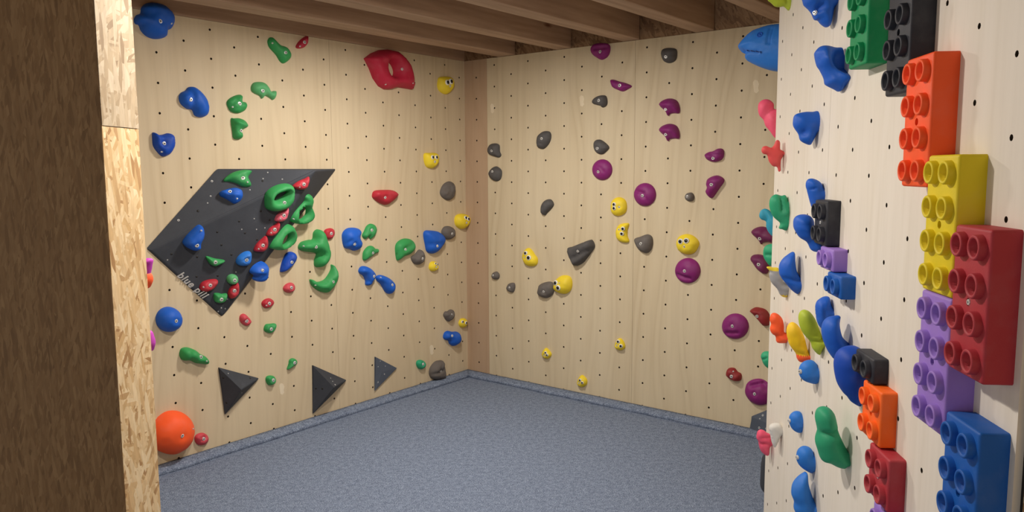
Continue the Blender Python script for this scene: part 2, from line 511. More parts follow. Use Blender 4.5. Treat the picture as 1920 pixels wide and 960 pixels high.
def blob(rg, label, group, colr, T, pts, P0, N, base=None, baseN=None, feats=(), bolt=None, lump=0.002, pw=2.0, rnd=1.0, name='climbing_hold', mat=None,
         br=0.008, res=15, shift=0.0, tilt=(0, 0)):
    """body seen from the side: traced silhouette in a vertical plane, rounded to thickness T on both sides; base = the surface it is bolted to"""
    P = [px(rg, p) for p in pts]
    N = N.normalized()
    if N.dot(CAM - P0) < 0: N = -N
    mw = frame(P0, N); inv = mw.inverted()
    def loc(p):
        q = inv @ on_plane(p[0], p[1], P0, N); return np.array([q.x, q.z])
    L = np.array([loc(p) for p in P])
    if ((np.roll(L, -1, 0)[:, 0] - L[:, 0]) * (np.roll(L, -1, 0)[:, 1] + L[:, 1])).sum() > 0: L = L[::-1]
    outer = catmull(L)
    ign = None
    if base is not None:
        X3 = V((mw[0][0], mw[1][0], mw[2][0])); kx = X3.dot(baseN)
        h = (P0 - base).dot(baseN) + outer[:, 0] * kx
        bad = h < 0.0015
        outer[:, 0] = np.where(bad, outer[:, 0] - (h + 0.0) / kx, outer[:, 0])
        # drop duplicates on the base line
        keep = [0]
        for i in range(1, len(outer)):
            if np.hypot(*(outer[i] - outer[keep[-1]])) > 5e-4: keep.append(i)
        outer = outer[keep]; 
        if np.hypot(*(outer[0] - outer[-1])) < 5e-4: outer = outer[:-1]
        h = (P0 - base).dot(baseN) + outer[:, 0] * kx
        on = h < 0.002
        ign = on & np.roll(on, -1)
    else:
        ign = np.zeros(len(outer), bool)
    fs = []
    unit = (P0 - CAM).dot(FWD) / F_PX / RG[rg][2]
    for f in feats:
        if f[0] in 'bc':
            q = loc(px(rg, f[1:3])); fs.append((f[0], q[0], q[1], f[3] * unit, f[4]))
        else:
            a = loc(px(rg, f[1:3])); b = loc(px(rg, f[3:5])); fs.append(('r', a[0], a[1], b[0], b[1], f[5] * unit, f[6]))
    bm = relief(name, None, P0, N, outer, T, None, fs, rnd, lump, tilt, pw, seed=len(bpy.data.objects) * 0.31, two_sided=ign, res=res)
    o = from_bm(name, bm, mat or hm(colr), mw)
    # close the cut at the base
    bm = bmesh.new(); bm.from_mesh(o.data)
    be = [e for e in bm.edges if len(e.link_faces) == 1]
    if be: bmesh.ops.holes_fill(bm, edges=be)
    bmesh.ops.recalc_face_normals(bm, faces=list(bm.faces)); bm.to_mesh(o.data); bm.free()
    tag(o, label, 'climbing hold', group)
    if bolt:
        h = first_hit([bvh_of(o)], *px(rg, bolt))
        if h:
            n2 = h[1] if h[1].dot(ray(*px(rg, bolt))) < 0 else -h[1]
            put('bolt', bolt_mesh(br), o, frame(h[0] + n2 * 0.0005, n2))
    return o

def rhold(rg, label, colr, T, pts, group='blue and coloured holds on the near right wall', back=0.5, **kw):
    """hold on the right wall: its middle plane stands square to the wall where the right rim of the silhouette meets it"""
    P = [px(rg, p) for p in pts]
    xr = max(p[0] for p in P); yr = sum(p[1] for p in P if p[0] > xr - 6) / max(1, len([1 for p in P if p[0] > xr - 6]))
    a, z = WR.az(xr, yr)
    P0 = WR.at(a + T * back, z)
    return blob(rg, label, group, colr, T, pts, P0, WR.t, WR.P0, WR.N, **kw)

# ================================================================ the walls
HOLE_R = 0.0068
def wall_sheet(bm, cols, x_lo, x_hi, zlo, zhi, W, zoff=0.0, k=1):
    """cols: (a, parity); fills x_lo..x_hi; local x = k*a"""
    cs = sorted(cols); n = len(cs)
    if n == 0:
        cs = []
        quad(bm, k * x_lo, k * x_hi, zlo, zhi, k); return
    for i, (a, par) in enumerate(cs):
        l = x_lo if i == 0 else (cs[i - 1][0] + a) / 2
        r = x_hi if i == n - 1 else (cs[i + 1][0] + a) / 2
        z = zhi; j = par
        zc = W.z0 + zoff - S / 2 * par
        while zc + S / 2 < zhi - 0.02: zc += S
        while zc + S / 2 > zhi + 1e-6 and zc + HOLE_R * 2 > zhi: zc -= S
        topz = zhi
        while zc - HOLE_R * 2 > zlo:
            lo = max(zc - S / 2, zlo)
            if zc - S / 2 - zlo < 0.03: lo = zlo
            cell(bm, l, r, lo, topz, a, zc, k)
            topz = lo; zc -= S
        if topz > zlo + 1e-5: quad(bm, k * l, k * r, zlo, topz, k)

def quad(bm, x0, x1, z0, z1, k=1):
    f = bm.faces.new([bm.verts.new((x, 0, z)) for x, z in ((x0, z0), (x1, z0), (x1, z1), (x0, z1))])
    if k < 0: f.normal_flip()

def cell(bm, l, r, lo, hi, a, zc, k):
    n = 8
    oc = [(a + HOLE_R * math.cos(math.pi / 4 * q), zc + HOLE_R * math.sin(math.pi / 4 * q)) for q in range(n)]
    oc = [(a + (x - a), z) for x, z in oc]
    rc = [(r, zc), (r, hi), (a, hi), (l, hi), (l, zc), (l, lo), (a, lo), (r, lo)]
    A = [bm.verts.new((k * x, 0, z)) for x, z in oc]; B = [bm.verts.new((k * x, 0, z)) for x, z in rc]
    Cc = [bm.verts.new((k * x, 0.014, z)) for x, z in oc]
    for q in range(n):
        p = (q + 1) % n
        f = bm.faces.new((A[q], B[q], B[p], A[p])); g = bm.faces.new((A[q], A[p], Cc[p], Cc[q])); g.material_index = 1
        if k < 0: f.normal_flip(); g.normal_flip()
    f = bm.faces.new(Cc); f.material_index = 1

def backing(bm, x0, x1, z0, z1, y0=0.0145, y1=0.018):
    """board body behind the drilled face, closed at its rim"""
    b = len(bm.faces)
    box_bm(min(x0, x1), max(x0, x1), y0, y1, z0, z1, bm=bm)
    for x in (min(x0, x1), max(x0, x1)):
        bm.faces.new([bm.verts.new(v) for v in ((x, 0, z0), (x, y0, z0), (x, y0, z1), (x, 0, z1))])
    bm.faces.new([bm.verts.new(v) for v in ((x0, 0, z1), (x1, 0, z1), (x1, y0, z1), (x0, y0, z1))])

def build_wall(name, W, sheets, zlo, zhi, mat, extra=None):
    bm = bmesh.new()
    for (lo, hi, cols, zoff) in sheets:
        wall_sheet(bm, cols, lo + 0.0008, hi - 0.0008, zlo, zhi, W, zoff, W.k)
        backing(bm, W.k * (lo + 0.0008), W.k * (hi - 0.0008), zlo, zhi)
    me = bpy.data.meshes.new(name); bm.to_mesh(me); bm.free()
    o = link_mesh(name, me, [mat, M_HOLE], W.M, smooth=False)
    return structure(o)

Lc = [2.066, 2.218, 2.372, 2.516, 2.671, 2.826, 2.977, 3.135, 3.310, 3.466, 3.621, 3.767, 3.924, 4.081, 4.234, 4.391]
Lcols = [(a, i % 2) for i, a in enumerate(Lc)]
wall_left = build_wall('wall_left', WL, [
    (1.06, 1.957, [(1.905 - 0.155 * i, (i + 1) % 2) for i in range(5)], 0),
    (1.957, 3.179, Lcols[:8], 0), (3.179, 4.466, Lcols[8:], 0)], -0.25, TOP, M_PLY)
Bc = [-3.683, -3.526, -3.374, -3.219, -3.062, -2.918, -2.761, -2.607, -2.429, -2.271, -2.117, -1.961, -1.803, -1.656, -1.505, -1.352]
Bcols = [(a, i % 2) for i, a in enumerate(Bc)]
wall_back = build_wall('wall_back', WB, [(-3.755, -2.511, Bcols[:8], 0), (-2.511, -1.205, Bcols[8:], 0)], -0.25, TOP, M_PLYB)
# the narrow browner board that closes the corner
bm = bmesh.new(); wall_sheet(bm, [(-3.859, 1)], -3.9775, -3.7555, -0.25, TOP, WB); backing(bm, -3.9775, -3.7555, -0.25, TOP)
me = bpy.data.meshes.new('corner_board'); bm.to_mesh(me); bm.free()
structure(link_mesh('trim_1', me, [M_PLYD, M_HOLE], WB.M, smooth=False))
R1 = [(1.564, 1), (1.715, 0), (1.868, 1), (2.021, 0), (2.169, 1), (2.313, 0), (2.462, 1), (2.612, 0)]
R2 = [(2.773, 1), (2.929, 0), (3.084, 1), (3.236, 0), (3.397, 1)]
wall_right = build_wall('wall_right', WR, [(1.477, 2.702, R1, 0), (2.702, 3.468, R2, 0.0068)], -0.25, TOP, M_PLYR)

# wall that turns away behind the free end of the right wall, parallel to the left wall
RE = WR.at(3.468, 0)
bR = (RE - WB.P0).dot(WB.t); dR = (WB.P0 - RE).dot(-WB.N)
NH = -WB.t       # into the room
MH = frame(RE, NH)
bm = box_bm(-abs(dR) + 0.003, 0, 0.0, 0.018, -0.25, TOP)
wall_return = structure(from_bm('wall_return', bm, M_PLYB, MH, smooth=False))
# OSB sheet that carries on from the right wall towards the camera, past a dark gap
bm = box_bm(-1.464, 0.6, 0.012, 0.03, -0.25, TOP + 0.2)
structure(from_bm('wall_near_right', bm, M_OSB, WR.M, smooth=False))
bm = box_bm(-1.4765, -1.4645, 0.014, 0.034, -0.25, TOP)
structure(from_bm('trim_2', bm, M_GAP, WR.M, smooth=False))

# pale oval patches let into the plywood
def patch(rg, cx, cy, w, h, wall, par):
    p0 = px(rg, (cx, cy)); pts = [(cx - w, cy - h * .6), (cx - w * .4, cy - h), (cx + w * .5, cy - h * .9), (cx + w, cy - h * .4), (cx + w * .7, cy + h * .2), (cx + w, cy + h * .6), (cx + w * .2, cy + h), (cx - w * .6, cy + h * .8), (cx - w * .8, cy)]
    mw = wall.M; inv = mw.inverted(); bm = bmesh.new(); vs = []
    for q in pts:
        l = inv @ wall.hit(*px(rg, q)); vs.append((l.x, l.z))
    if sum((vs[i][0] - vs[i - 1][0]) * (vs[i][1] + vs[i - 1][1]) for i in range(len(vs))) > 0: vs = vs[::-1]
    f = [bm.verts.new((x, -0.0006, z)) for x, z in vs]; b = [bm.verts.new((x, 0.001, z)) for x, z in vs]
    bm.faces.new(f)
    for i in range(len(f)): bm.faces.new((f[i - 1], f[i], b[i], b[i - 1]))
    bmesh.ops.recalc_face_normals(bm, faces=list(bm.faces))
    from_bm('wood_patch', bm, M_PATCH, mw, par, smooth=False)
patch('D', 839, 522, 14, 32, WL, wall_left)
patch('F', 997, 384, 15, 38, WL, wall_left)
patch('G', 153, 510, 13, 33, WB, wall_back)
patch('G', 750, 460, 16, 38, WB, wall_back)
patch('I', 1020, 385, 20, 44, WB, wall_back)

# ---------------------------------------------------------------- partition in the left foreground
dP = WR.t
def ground(x, y, depth):
    r = ray(x, y); q = CAM + r * (depth / r.y); return V((q.x, q.y, 0))
PA = ground(197, 330, 1.92)
k = 0
for i in range(4000):          # far edge of its end face stands at the second traced edge
    q = PA + dP * (i * 0.0001); v = q + V((0, 0, CAMZ)) - CAM
    xx = 960 + F_PX * v.dot(RIGHT) / v.dot(FWD)
    if xx >= 264.5: k = i * 0.0001; break
PT = k
NE = WR.N * -1      # its end faces right
ME = frame(PA, -WR.N)      # local x along the end face, y into the partition
zj = on_plane(222, 238.5, PA, WR.N).z
def ebox(x0, x1, y0, y1, z0, z1): return box_bm(x0, x1, y0, y1, z0, z1)
ex = 1 if (ME.to_3x3() @ V((1, 0, 0))).dot(dP) > 0 else -1
def rng(a, b): return (min(a * ex, b * ex), max(a * ex, b * ex))
x0, x1 = rng(0.0, PT)
wall_partition = structure(from_bm('wall_partition', ebox(x0, x1, 0.0, 0.016, -0.25, zj - 0.001), M_OSB, ME, smooth=False))
structure(from_bm('wall_partition_top', ebox(x0, x1, -0.001, 0.016, zj + 0.001, TOP + 0.2), M_OSBP, ME, smooth=False))
MF = frame(PA, -dP)   # front face, normal towards the camera
fx = 1 if (MF.to_3x3() @ V((1, 0, 0))).dot(-WR.N) > 0 else -1
bm = box_bm(-2.3, -0.001, -0.0015, 0.0145, -0.25, TOP + 0.2) if fx > 0 else box_bm(0.001, 2.3, -0.0015, 0.0145, -0.25, TOP + 0.2)
structure(from_bm('wall_front', bm, M_OSBD, MF, smooth=False))
# ply face on the room side of the partition
PB = PA + dP * PT
MB_ = frame(PB, dP)
bx = 1 if (MB_.to_3x3() @ V((1, 0, 0))).dot(WR.N) > 0 else -1
bm = box_bm(*( (0.004, 1.9) if bx > 0 else (-1.9, -0.004)), 0.001, 0.016, -0.25, TOP)
structure(from_bm('wall_partition_back', bm, M_PLY, MB_, smooth=False))
# upright batten that covers the left board edge
bm = box_bm(1.925, 1.957, -0.004, 0.0, -0.2, TOP, 0.001, 1)
structure(from_bm('trim_3', bm, M_PLY, WL.M, smooth=False))

# ---------------------------------------------------------------- floor mat and its folded edge
corner = WB.at(-3.9775, 0)
fl = [corner + V((0, 0, 0)), WB.at(-1.205, 0), RE + V((.02, 0, 0)), WR.at(-0.8, 0), V((-2.4, -0.8, 0)), WL.at(-0.5, 0)]
bm = bmesh.new()
vt = [bm.verts.new((p.x, p.y, 0)) for p in fl]; vb = [bm.verts.new((p.x, p.y, -0.25)) for p in fl]
bm.faces.new(vt); bm.faces.new(list(reversed(vb)))
for i in range(len(fl)): bm.faces.new((vt[i - 1], vt[i], vb[i], vb[i - 1]))
bmesh.ops.recalc_face_normals(bm, faces=list(bm.faces))
structure(from_bm('floor', bm, M_CARPET, smooth=False))

def edge_strip(name, A, B, inward, mA, mB, width=0.085, rise=0.034, gap=0.004):
    """folded carpet edge: rises to the wall, wavy seam along its foot; mA/mB slide the ends for the mitre"""
    bm = bmesh.new(); n = 90; rows = []
    d = (B - A)
    for i in range(n + 1):
        t = i / n
        w = width * (1 + 0.10 * noise.noise(V((t * 9, 1.3, 0))) + 0.06 * noise.noise(V((t * 31, 4.3, 0))))
        prof = [(0.0025, 0.0), (0.0025, rise), (w * 0.35, rise * 0.93), (w * 0.7, rise * 0.8), (w * 0.93, rise * 0.62), (w, rise * 0.40), (w * 0.985, rise * 0.15), (w * 0.96, 0.0)]
        row = []
        for (o, z) in prof:
            p = A + d * t + inward * o
            sl = (mA * o * (1 - t) + mB * o * t)
            p = p + d.normalized() * sl
            z = z + (0.0015 * noise.noise(p * 12) if z > 0.004 else 0)
            row.append(bm.verts.new((p.x, p.y, z)))
        rows.append(row)
    for a, b in zip(rows, rows[1:]):
        for q in range(len(a) - 1): bm.faces.new((a[q], a[q + 1], b[q + 1], b[q]))
    for rw in (rows[0], rows[-1]): bm.faces.new(rw)
    bmesh.ops.recalc_face_normals(bm, faces=list(bm.faces))
    return structure(from_bm(name, bm, M_CARPET, smooth=True))
edge_strip('baseboard_left', WL.at(1.2, 0), WL.at(4.4505, 0), WL.N, 0, -1)
edge_strip('baseboard_back', WB.at(-3.977, 0), WB.at(-1.208, 0), WB.N, 1, 0)

# ---------------------------------------------------------------- ceiling joists, rim boards, deck
JH = 0.20
JM = frame(WB.P0, WB.N)   # local x along the back wall (right), y beyond it, z up
dk = structure(from_bm('ceiling', box_bm(-4.3, 3.6, -7.2, 0.3, TOP + JH, TOP + JH + 0.02), M_OSBC, JM, smooth=False))
xs = [(-3.640, -3.484), (-3.128, -3.003), (-2.604, -2.482), (-2.102, -1.981)] + [(-2.102 + 0.5 * i, -1.981 + 0.5 * i) for i in range(1, 9)]
jl = ['wide pine joist nearest the left wall',
      'second pine joist from the left wall with a knotty side face',
      'third pine joist from the left wall, ending just right of the highest purple hold',
      'fourth pine joist from the left wall, ending above the dark grey egg hold',
      'fifth pine joist from the left wall, running out above the blue shark head']
jn = ['', '', '', '', '', ] 
for i, (a, b) in enumerate(xs):
    # long axis on local x of the joist so the grain follows it
    bm = box_bm(-6.6, -0.002, a, b, TOP + 0.0015, TOP + JH - 0.002, 0.004, 1)
    m2 = JM @ Matrix(((0, 1, 0, 0), (1, 0, 0, 0), (0, 0, 1, 0), (0, 0, 0, 1)))
    bmesh.ops.reverse_faces(bm, faces=list(bm.faces))
    me_ = bpy.data.meshes.new('ceiling_joist')
    # bake the swap so the matrix stays a rotation
    rot = Matrix.Rotation(math.radians(90), 4, 'Z')
    bm.free(); bm = box_bm(-6.6, -0.002, -b, -a, TOP + 0.0015, TOP + JH - 0.002, 0.004, 1)
    o = from_bm('ceiling_joist', bm, M_JOIST, JM @ rot, smooth=False)
    if i < 5: tag(o, jl[i], 'joist', 'pine ceiling joists')
    else: tag(o, 'pine ceiling joist above the camera side of the room, outside the picture', 'joist', 'pine ceiling joists')
# rim joist on the left wall and OSB closing boards over the back wall
bm = box_bm(0.4, 4.55, 0.0, 0.06, TOP + 0.0015, TOP + JH - 0.002)
structure(from_bm('trim_4', bm, M_JOIST, WL.M, smooth=False))
bm = box_bm(-4.05, -0.6, 0.004, 0.024, TOP + 0.0015, TOP + JH - 0.002)
structure(from_bm('trim_5', bm, M_OSBC, WB.M, smooth=False))
bm = box_bm(-3.4, 0.9, 0.004, 0.03, TOP + 0.0015, TOP + JH - 0.002)
structure(from_bm('trim_6', bm, M_OSBC, WR.M, smooth=False))
# ================================================================ climbing volumes
def poly_volume(wall, base_px, apexes, faces, label, group, mat, rg='Z', bev=0.006, screws=(), name='climbing_volume', vname=None):
    """base_px: outline on the wall; apexes: (pixel, height); faces index base then apexes"""
    B = [wall.hit(*px(rg, p)) for p in base_px]
    A = [wall.hit(*px(rg, p), h) for p, h in apexes]
    O = sum(B, V()) / len(B); mw = frame(O, wall.N); inv = mw.inverted()
    bm = bmesh.new(); nb = len(B)
    vs = [bm.verts.new(inv @ p) for p in B + A]
    lo = [bm.verts.new(inv @ (p - wall.N * 0.0) + V((0, -0.0, 0))) for p in B]
    fs = [bm.faces.new([vs[i] for i in f]) for f in faces]
    bm.faces.new(list(reversed(lo)))
    for v in vs[:nb]: v.co.y -= 0.012
    for i in range(nb): bm.faces.new((vs[i - 1], vs[i], lo[i], lo[i - 1]))
    bmesh.ops.recalc_face_normals(bm, faces=list(bm.faces))
    up = [e for e in bm.edges if all(abs(v.co.y) > 0.005 for v in e.verts)]
    ve = [e for e in bm.edges if sum(abs(v.co.y) > 0.005 for v in e.verts) == 1]
    bmesh.ops.bevel(bm, geom=up + ve, offset=bev, segments=3, profile=0.5, affect='EDGES')
    o = from_bm(name, bm, mat, mw, smooth=False)
    tag(o, label, 'climbing volume', group)
    tr = bvh_of(o)
    for s in screws:
        h = first_hit([tr], *px(rg, s[:2]))
        if h:
            n = h[1] if h[1].dot(ray(*px(rg, s[:2]))) < 0 else -h[1]
            bm = lathe_bm([(s[2], -0.003), (s[2], 0.0006), (s[2] * 0.6, 0.0007), (s[2] * 0.55, -0.001), (0, -0.001)] if s[3] else [(s[2], -0.003), (s[2], 0.0005), (0, 0.0005)], 12)
            from_bm('screw' if s[3] else 'bolt_hole', bm, M_METAL if s[3] else M_DARK, frame(h[0], n), o)
    if vname: VOLTREES[vname] = tr
    return o
big_screws = [(472, 149, .006, 1), (284, 369, .006, 1), (465, 233, .004, 1), (394, 317, .007, 0), (351, 0, 0, 0)][:4] + \
    [(p[0], p[1], .006, 0) for p in ((502, 435), (526, 508), (625, 375), (658, 441), (747, 318), (726, 478), (582, 563), (389, 575), (245, 559), (757, 148), (796, 368), (505, 681), (386, 686))] + \
    [(p[0], p[1], .0035, 1) for p in ((786, 100), (760, 135), (686, 198), (448, 272), (710, 360), (770, 412), (640, 420), (222, 592), (607, 660), (868, 138), (558, 812), (547, 866), (525, 862), (508, 882), (723, 420))]
big = poly_volume(WL, [(500, 80), (1168, 80), (527, 912), (112, 535)], [((1058, 86), 0.23)],
    [(0, 1, 4), (0, 4, 3), (3, 4, 2), (4, 1, 2)],
    'huge charcoal four-cornered volume on the left wall carrying many small holds', None, M_VOL, 'B', 0.012, big_screws, vname='big')
t1 = poly_volume(WL, [(491, 403), (711, 462), (528, 656)], [((617, 528), 0.10)], [(0, 1, 3), (1, 2, 3), (2, 0, 3)],
    'leftmost charcoal triangular volume low on the left wall, beside two small green holds', 'triangular volumes low on the left wall', M_VOL, 'D', 0.006,
    [(520, 461, .006, 0), (666, 463, .006, 0), (538, 597, .006, 0), (547, 437, .003, 1), (621, 543, .003, 1)])
t2 = poly_volume(WL, [(99, 497), (353, 609), (106, 856)], [((262, 668), 0.11)], [(0, 1, 3), (1, 2, 3), (2, 0, 3)],
    'middle charcoal triangular volume low on the left wall', 'triangular volumes low on the left wall', M_VOL, 'F', 0.006,
    [(129, 673, .006, 0), (178, 675, .006, 0), (274, 645, .005, 1), (255, 620, .003, 1), (240, 596, .003, 1)])
t3 = poly_volume(WL, [(568, 434), (731, 519), (568, 685)], [((622, 548), 0.018)], [(0, 1, 3), (1, 2, 3), (2, 0, 3)],
    'flat slate grey triangular volume, the one nearest the corner', 'triangular volumes low on the left wall', M_VOL2, 'F', 0.004,
    [(594, 626, .005, 1), (643, 566, .0045, 1), (596, 510, .003, 1), (650, 506, .003, 1), (612, 468, .003, 1)])
t4 = poly_volume(WB, [(1438, 705), (1700, 600), (1700, 900), (1452, 860), (1428, 800)], [((1560, 760), 0.05)], [(0, 1, 5), (1, 2, 5), (2, 3, 5), (3, 4, 5), (4, 0, 5)],
    'charcoal volume low on the back wall, half hidden behind the near right wall edge', None, M_VOL2, 'K', 0.006,
    [(1505, 700, .006, 1), (1487, 720, .004, 1), (1483, 775, .007, 1), (1525, 780, .006, 1)])
# lower dark volume on the hidden return wall, its corner showing past the edge of the right wall
def side_volume():
    P0 = MH @ V((-0.12, 0, 0)); N = MH.to_3x3() @ V((1, 0, 0))
    pts = [(1427, 893), (1436, 845), (1490, 835), (1490, 960), (1450, 935), (1430, 915)]
    return blob('Z', 'dark grey volume near the mat, only its corner shows left of the near right wall', None, 'b_black', 0.06, pts, P0, N, RE, NH, mat=M_VOL, name='climbing_volume')
o = side_volume(); o['category'] = 'climbing volume'
# white lettering along the lower left edge of the big volume
def lettering():
    h0 = first_hit([VOLTREES['big']], 344, 526); n = h0[1] if h0[1].dot(ray(344, 526)) < 0 else -h0[1]
    a = on_plane(331, 517, h0[0], n); b = on_plane(376, 556, h0[0], n)
    for txt, st, size in (('blue pill', a, None),):
        cu = bpy.data.curves.new('lettering', 'FONT'); cu.body = txt; cu.size = 0.1; cu.extrude = 0.0006; cu.offset = 0.002; cu.space_character = 1.12
        ob = bpy.data.objects.new('tmp', cu); col.objects.link(ob)
        dg = bpy.context.evaluated_depsgraph_get(); me = bpy.data.meshes.new_from_object(ob.evaluated_get(dg)); bpy.data.objects.remove(ob)
        w_ = max(v.co.x for v in me.vertices) - min(v.co.x for v in me.vertices)
        L = (b - a).length * 1.08; s = L / w_
        X = (b - a).normalized(); Z = n; Y = Z.cross(X)
        m = Matrix.Identity(4)
        for i, ax in enumerate((X * s, Y * s * 1.15, Z)):
            m[0][i], m[1][i], m[2][i] = ax
        m.translation = st + n * 0.001
        me.transform(big.matrix_world.inverted() @ m)
        link_mesh('lettering', me, M_WHITE, big.matrix_world, big, smooth=False)['label'] = 'white lettering'
lettering()

# ================================================================ holds on the left wall
GL = 'holds on the left wall'; GV = 'holds on the big charcoal volume'; GBk = 'holds on the back wall'
hold(WL, 'A', 'large blue lobed hold in the top left corner of the left wall', GL, 'blue', .085, [(277,105),(290,80),(312,70),(318,38),(345,15),(385,12),(430,25),(465,55),(487,95),(485,130),(470,158),(450,165),(448,195),(425,208),(385,210),(345,195),(315,165),(303,135),(285,128)], (408,116), [(470,128)], [('r',355,80,385,60,22,-.012),('r',370,150,385,190,14,-.008)], rnd=.8, lump=.003)
hold(WL, 'A', 'blue comma shaped hold left of the small green trio', GL, 'blue', .06, [(518,530),(530,505),(555,492),(570,475),(600,474),(635,500),(665,540),(678,585),(670,625),(640,640),(605,630),(590,600),(560,592),(528,565)], (575,543), (), [('r',590,500,596,610,13,-.016)])
hold(WL, 'A', 'blue shield shaped hold above the big charcoal volume', GL, 'deep', .05, [(372,725),(385,724),(405,735),(430,733),(455,726),(480,735),(490,760),(488,800),(465,840),(432,854),(410,842),(378,800),(372,760)], (430,784), [(418,828)], [('b',430,768,20,-.012)], rnd=.7)
hold(WL, 'E', 'long bent green hold near the top of the left wall', GL, 'green', .04, [(12,125),(22,105),(40,102),(60,120),(90,150),(125,162),(145,180),(160,215),(150,245),(115,270),(90,255),(65,215),(25,170),(14,145)], (122,202), [(37,140)])
hold(WL, 'E', 'small magenta red fin hold just under the ceiling', GL, 'crimson', .04, [(193,160),(215,125),(258,93),(263,115),(260,145),(238,170),(205,174)], (243,135), [(215,160)], [('r',200,150,250,110,10,.01)])
hold(WL, 'A', 'pale green bird shaped hold with a tail', GL, 'pale_green', .04, [(910,470),(925,450),(960,446),(985,455),(1005,480),(1015,498),(1035,495),(1044,500),(1042,525),(1028,545),(1008,532),(985,522),(968,538),(955,522),(930,510),(912,495)], (969,495))
hold(WL, 'A', 'green knobbly hold directly above the green claw hold', GL, 'green', .045, [(778,555),(795,535),(825,520),(850,516),(860,530),(858,552),(878,558),(884,580),(870,605),(835,618),(800,608),(782,580)], (842,566), [(804,584)], [('r',800,570,830,545,9,-.01),('r',825,590,850,590,7,-.006)])
hold(WL, 'A', 'green claw hold with a narrow foot, under the knobbly green hold', GL, 'green', .045, [(800,650),(815,645),(845,645),(875,660),(888,690),(865,705),(855,715),(860,745),(845,760),(815,755),(808,720)], (848,713), (), [('r',830,665,878,690,12,.01)])
hold(WL, 'E', 'big crimson pointed hold with a hole through its middle', None, 'crimson', .08, [(638,237),(680,205),(730,183),(780,178),(840,190),(880,225),(915,275),(935,340),(945,438),(900,430),(850,422),(800,437),(765,436),(730,415),(695,365),(670,300)], (872,307), [(765,405),(940,397)], [('b',830,305,50,-.045),('r',650,240,775,240,16,.012),('r',780,370,920,385,14,.012),('b',720,330,45,.012)], hole=[(778,270),(795,262),(815,285),(827,320),(822,348),(802,342),(784,314)], rnd=.7, res=24, sharp=True)
EY = 'yellow holds with googly eyes'
hold(WL, 'E', 'round yellow hold with two eyes, highest of all', EY, 'yellow', .05, [(1107,385),(1115,360),(1150,353),(1190,360),(1203,395),(1198,435),(1170,465),(1145,466),(1115,445),(1105,415)], (1178,415), eyes=[(1161,393),(1184,387)], rnd=.9)
hold(WL, 'E', 'yellow flat-topped hold with two eyes beneath the highest yellow one', EY, 'yellow', .05, [(1020,850),(1050,845),(1095,848),(1104,880),(1100,915),(1080,940),(1055,945),(1030,930),(1018,890)], (1080,901), eyes=[(1067,874),(1091,874)], er=.012, rnd=.9)
hold(WL, 'Z', 'red eye shaped ledge hold alone in the middle of the left wall', GL, 'red', .05, [(700,368),(704,358),(722,356),(738,357),(747,364),(742,373),(727,384),(714,381),(704,374)], (722,370), (), [('r',705,360,742,361,5,.012)])
hold(WL, 'Z', 'brownish grey rough hold right of the red ledge hold', GL, 'grey', .045, [(827,360),(833,346),(844,340),(852,345),(854,356),(851,370),(842,376),(831,370)], None, (), [('r',833,352,850,368,3,-.008)], lump=.007)
# the left wall, middle band
hold(WL, 'C', 'green three-armed hold right of the big volume', GL, 'green', .075, [(520,210),(535,175),(580,160),(605,155),(612,115),(635,96),(660,110),(675,150),(685,185),(697,235),(690,280),(665,315),(640,325),(618,315),(617,280),(628,245),(600,235),(550,228)], (617,202), [(543,197)], [('r',600,235,670,250,16,-.02),('r',620,130,680,260,14,.012)], rnd=.8)
hold(WL, 'C', 'green crescent hold curving up under the three-armed hold', GL, 'green', .055, [(585,400),(600,398),(630,412),(670,400),(695,370),(712,335),(714,308),(730,318),(745,350),(747,385),(730,430),(695,473),(665,475),(625,458),(595,430)], (719,411), [(613,431)], [('r',675,440,735,370,12,.012)])
hold(WL, 'C', 'small red round hold touching the tip of the three-armed hold', GL, 'red', .03, [(667,120),(675,98),(705,89),(725,98),(728,125),(715,150),(692,158),(672,145)], (708,121), lump=.004)
hold(WL, 'C', 'large blue bean hold in the middle of the left wall', GL, 'blue', .065, [(783,160),(785,120),(810,92),(850,86),(880,95),(887,120),(880,145),(893,175),(885,210),(855,225),(825,215),(795,205)], (848,184), (), [('r',800,200,830,165,10,-.012)])
hold(WL, 'C', 'green hooked hold right of the large blue bean, upper of two', GL, 'green', .035, [(897,135),(910,105),(925,75),(950,62),(975,75),(982,105),(970,135),(945,155),(935,140),(915,155)], (951,101))
hold(WL, 'C', 'green pointed hold right of the large blue bean, lower of two', GL, 'green', .035, [(900,265),(905,230),(930,200),(955,195),(975,212),(992,215),(992,235),(970,245),(945,265),(915,284),(903,280)], (957,237))
hold(WL, 'C', 'green leaf shaped hold left of the blue heart hold', GL, 'green', .05, [(1098,210),(1110,175),(1145,153),(1185,155),(1210,180),(1210,215),(1185,245),(1150,260),(1118,282),(1105,275)], (1153,217), (), [('r',1150,215,1195,190,16,-.012)])
hold(WL, 'C', 'blue heart shaped hold near the corner', GL, 'blue', .065, [(1270,130),(1280,105),(1310,103),(1355,110),(1385,135),(1392,165),(1375,200),(1350,230),(1320,243),(1290,230),(1280,190)], (1344,196), (), [('r',1290,190,1370,180,10,-.01)])
hold(WL, 'C', 'grey round hold right of the blue heart hold', GL, 'grey', .045, [(1375,110),(1390,82),(1420,77),(1445,92),(1451,120),(1440,148),(1412,159),(1385,145)], (1431,121), lump=.004)
hold(WL, 'C', 'grey hold below and left of the blue heart hold', GL, 'grey', .045, [(1192,265),(1215,245),(1240,218),(1262,230),(1268,265),(1258,295),(1232,309),(1205,298)], (1254,270), lump=.006)
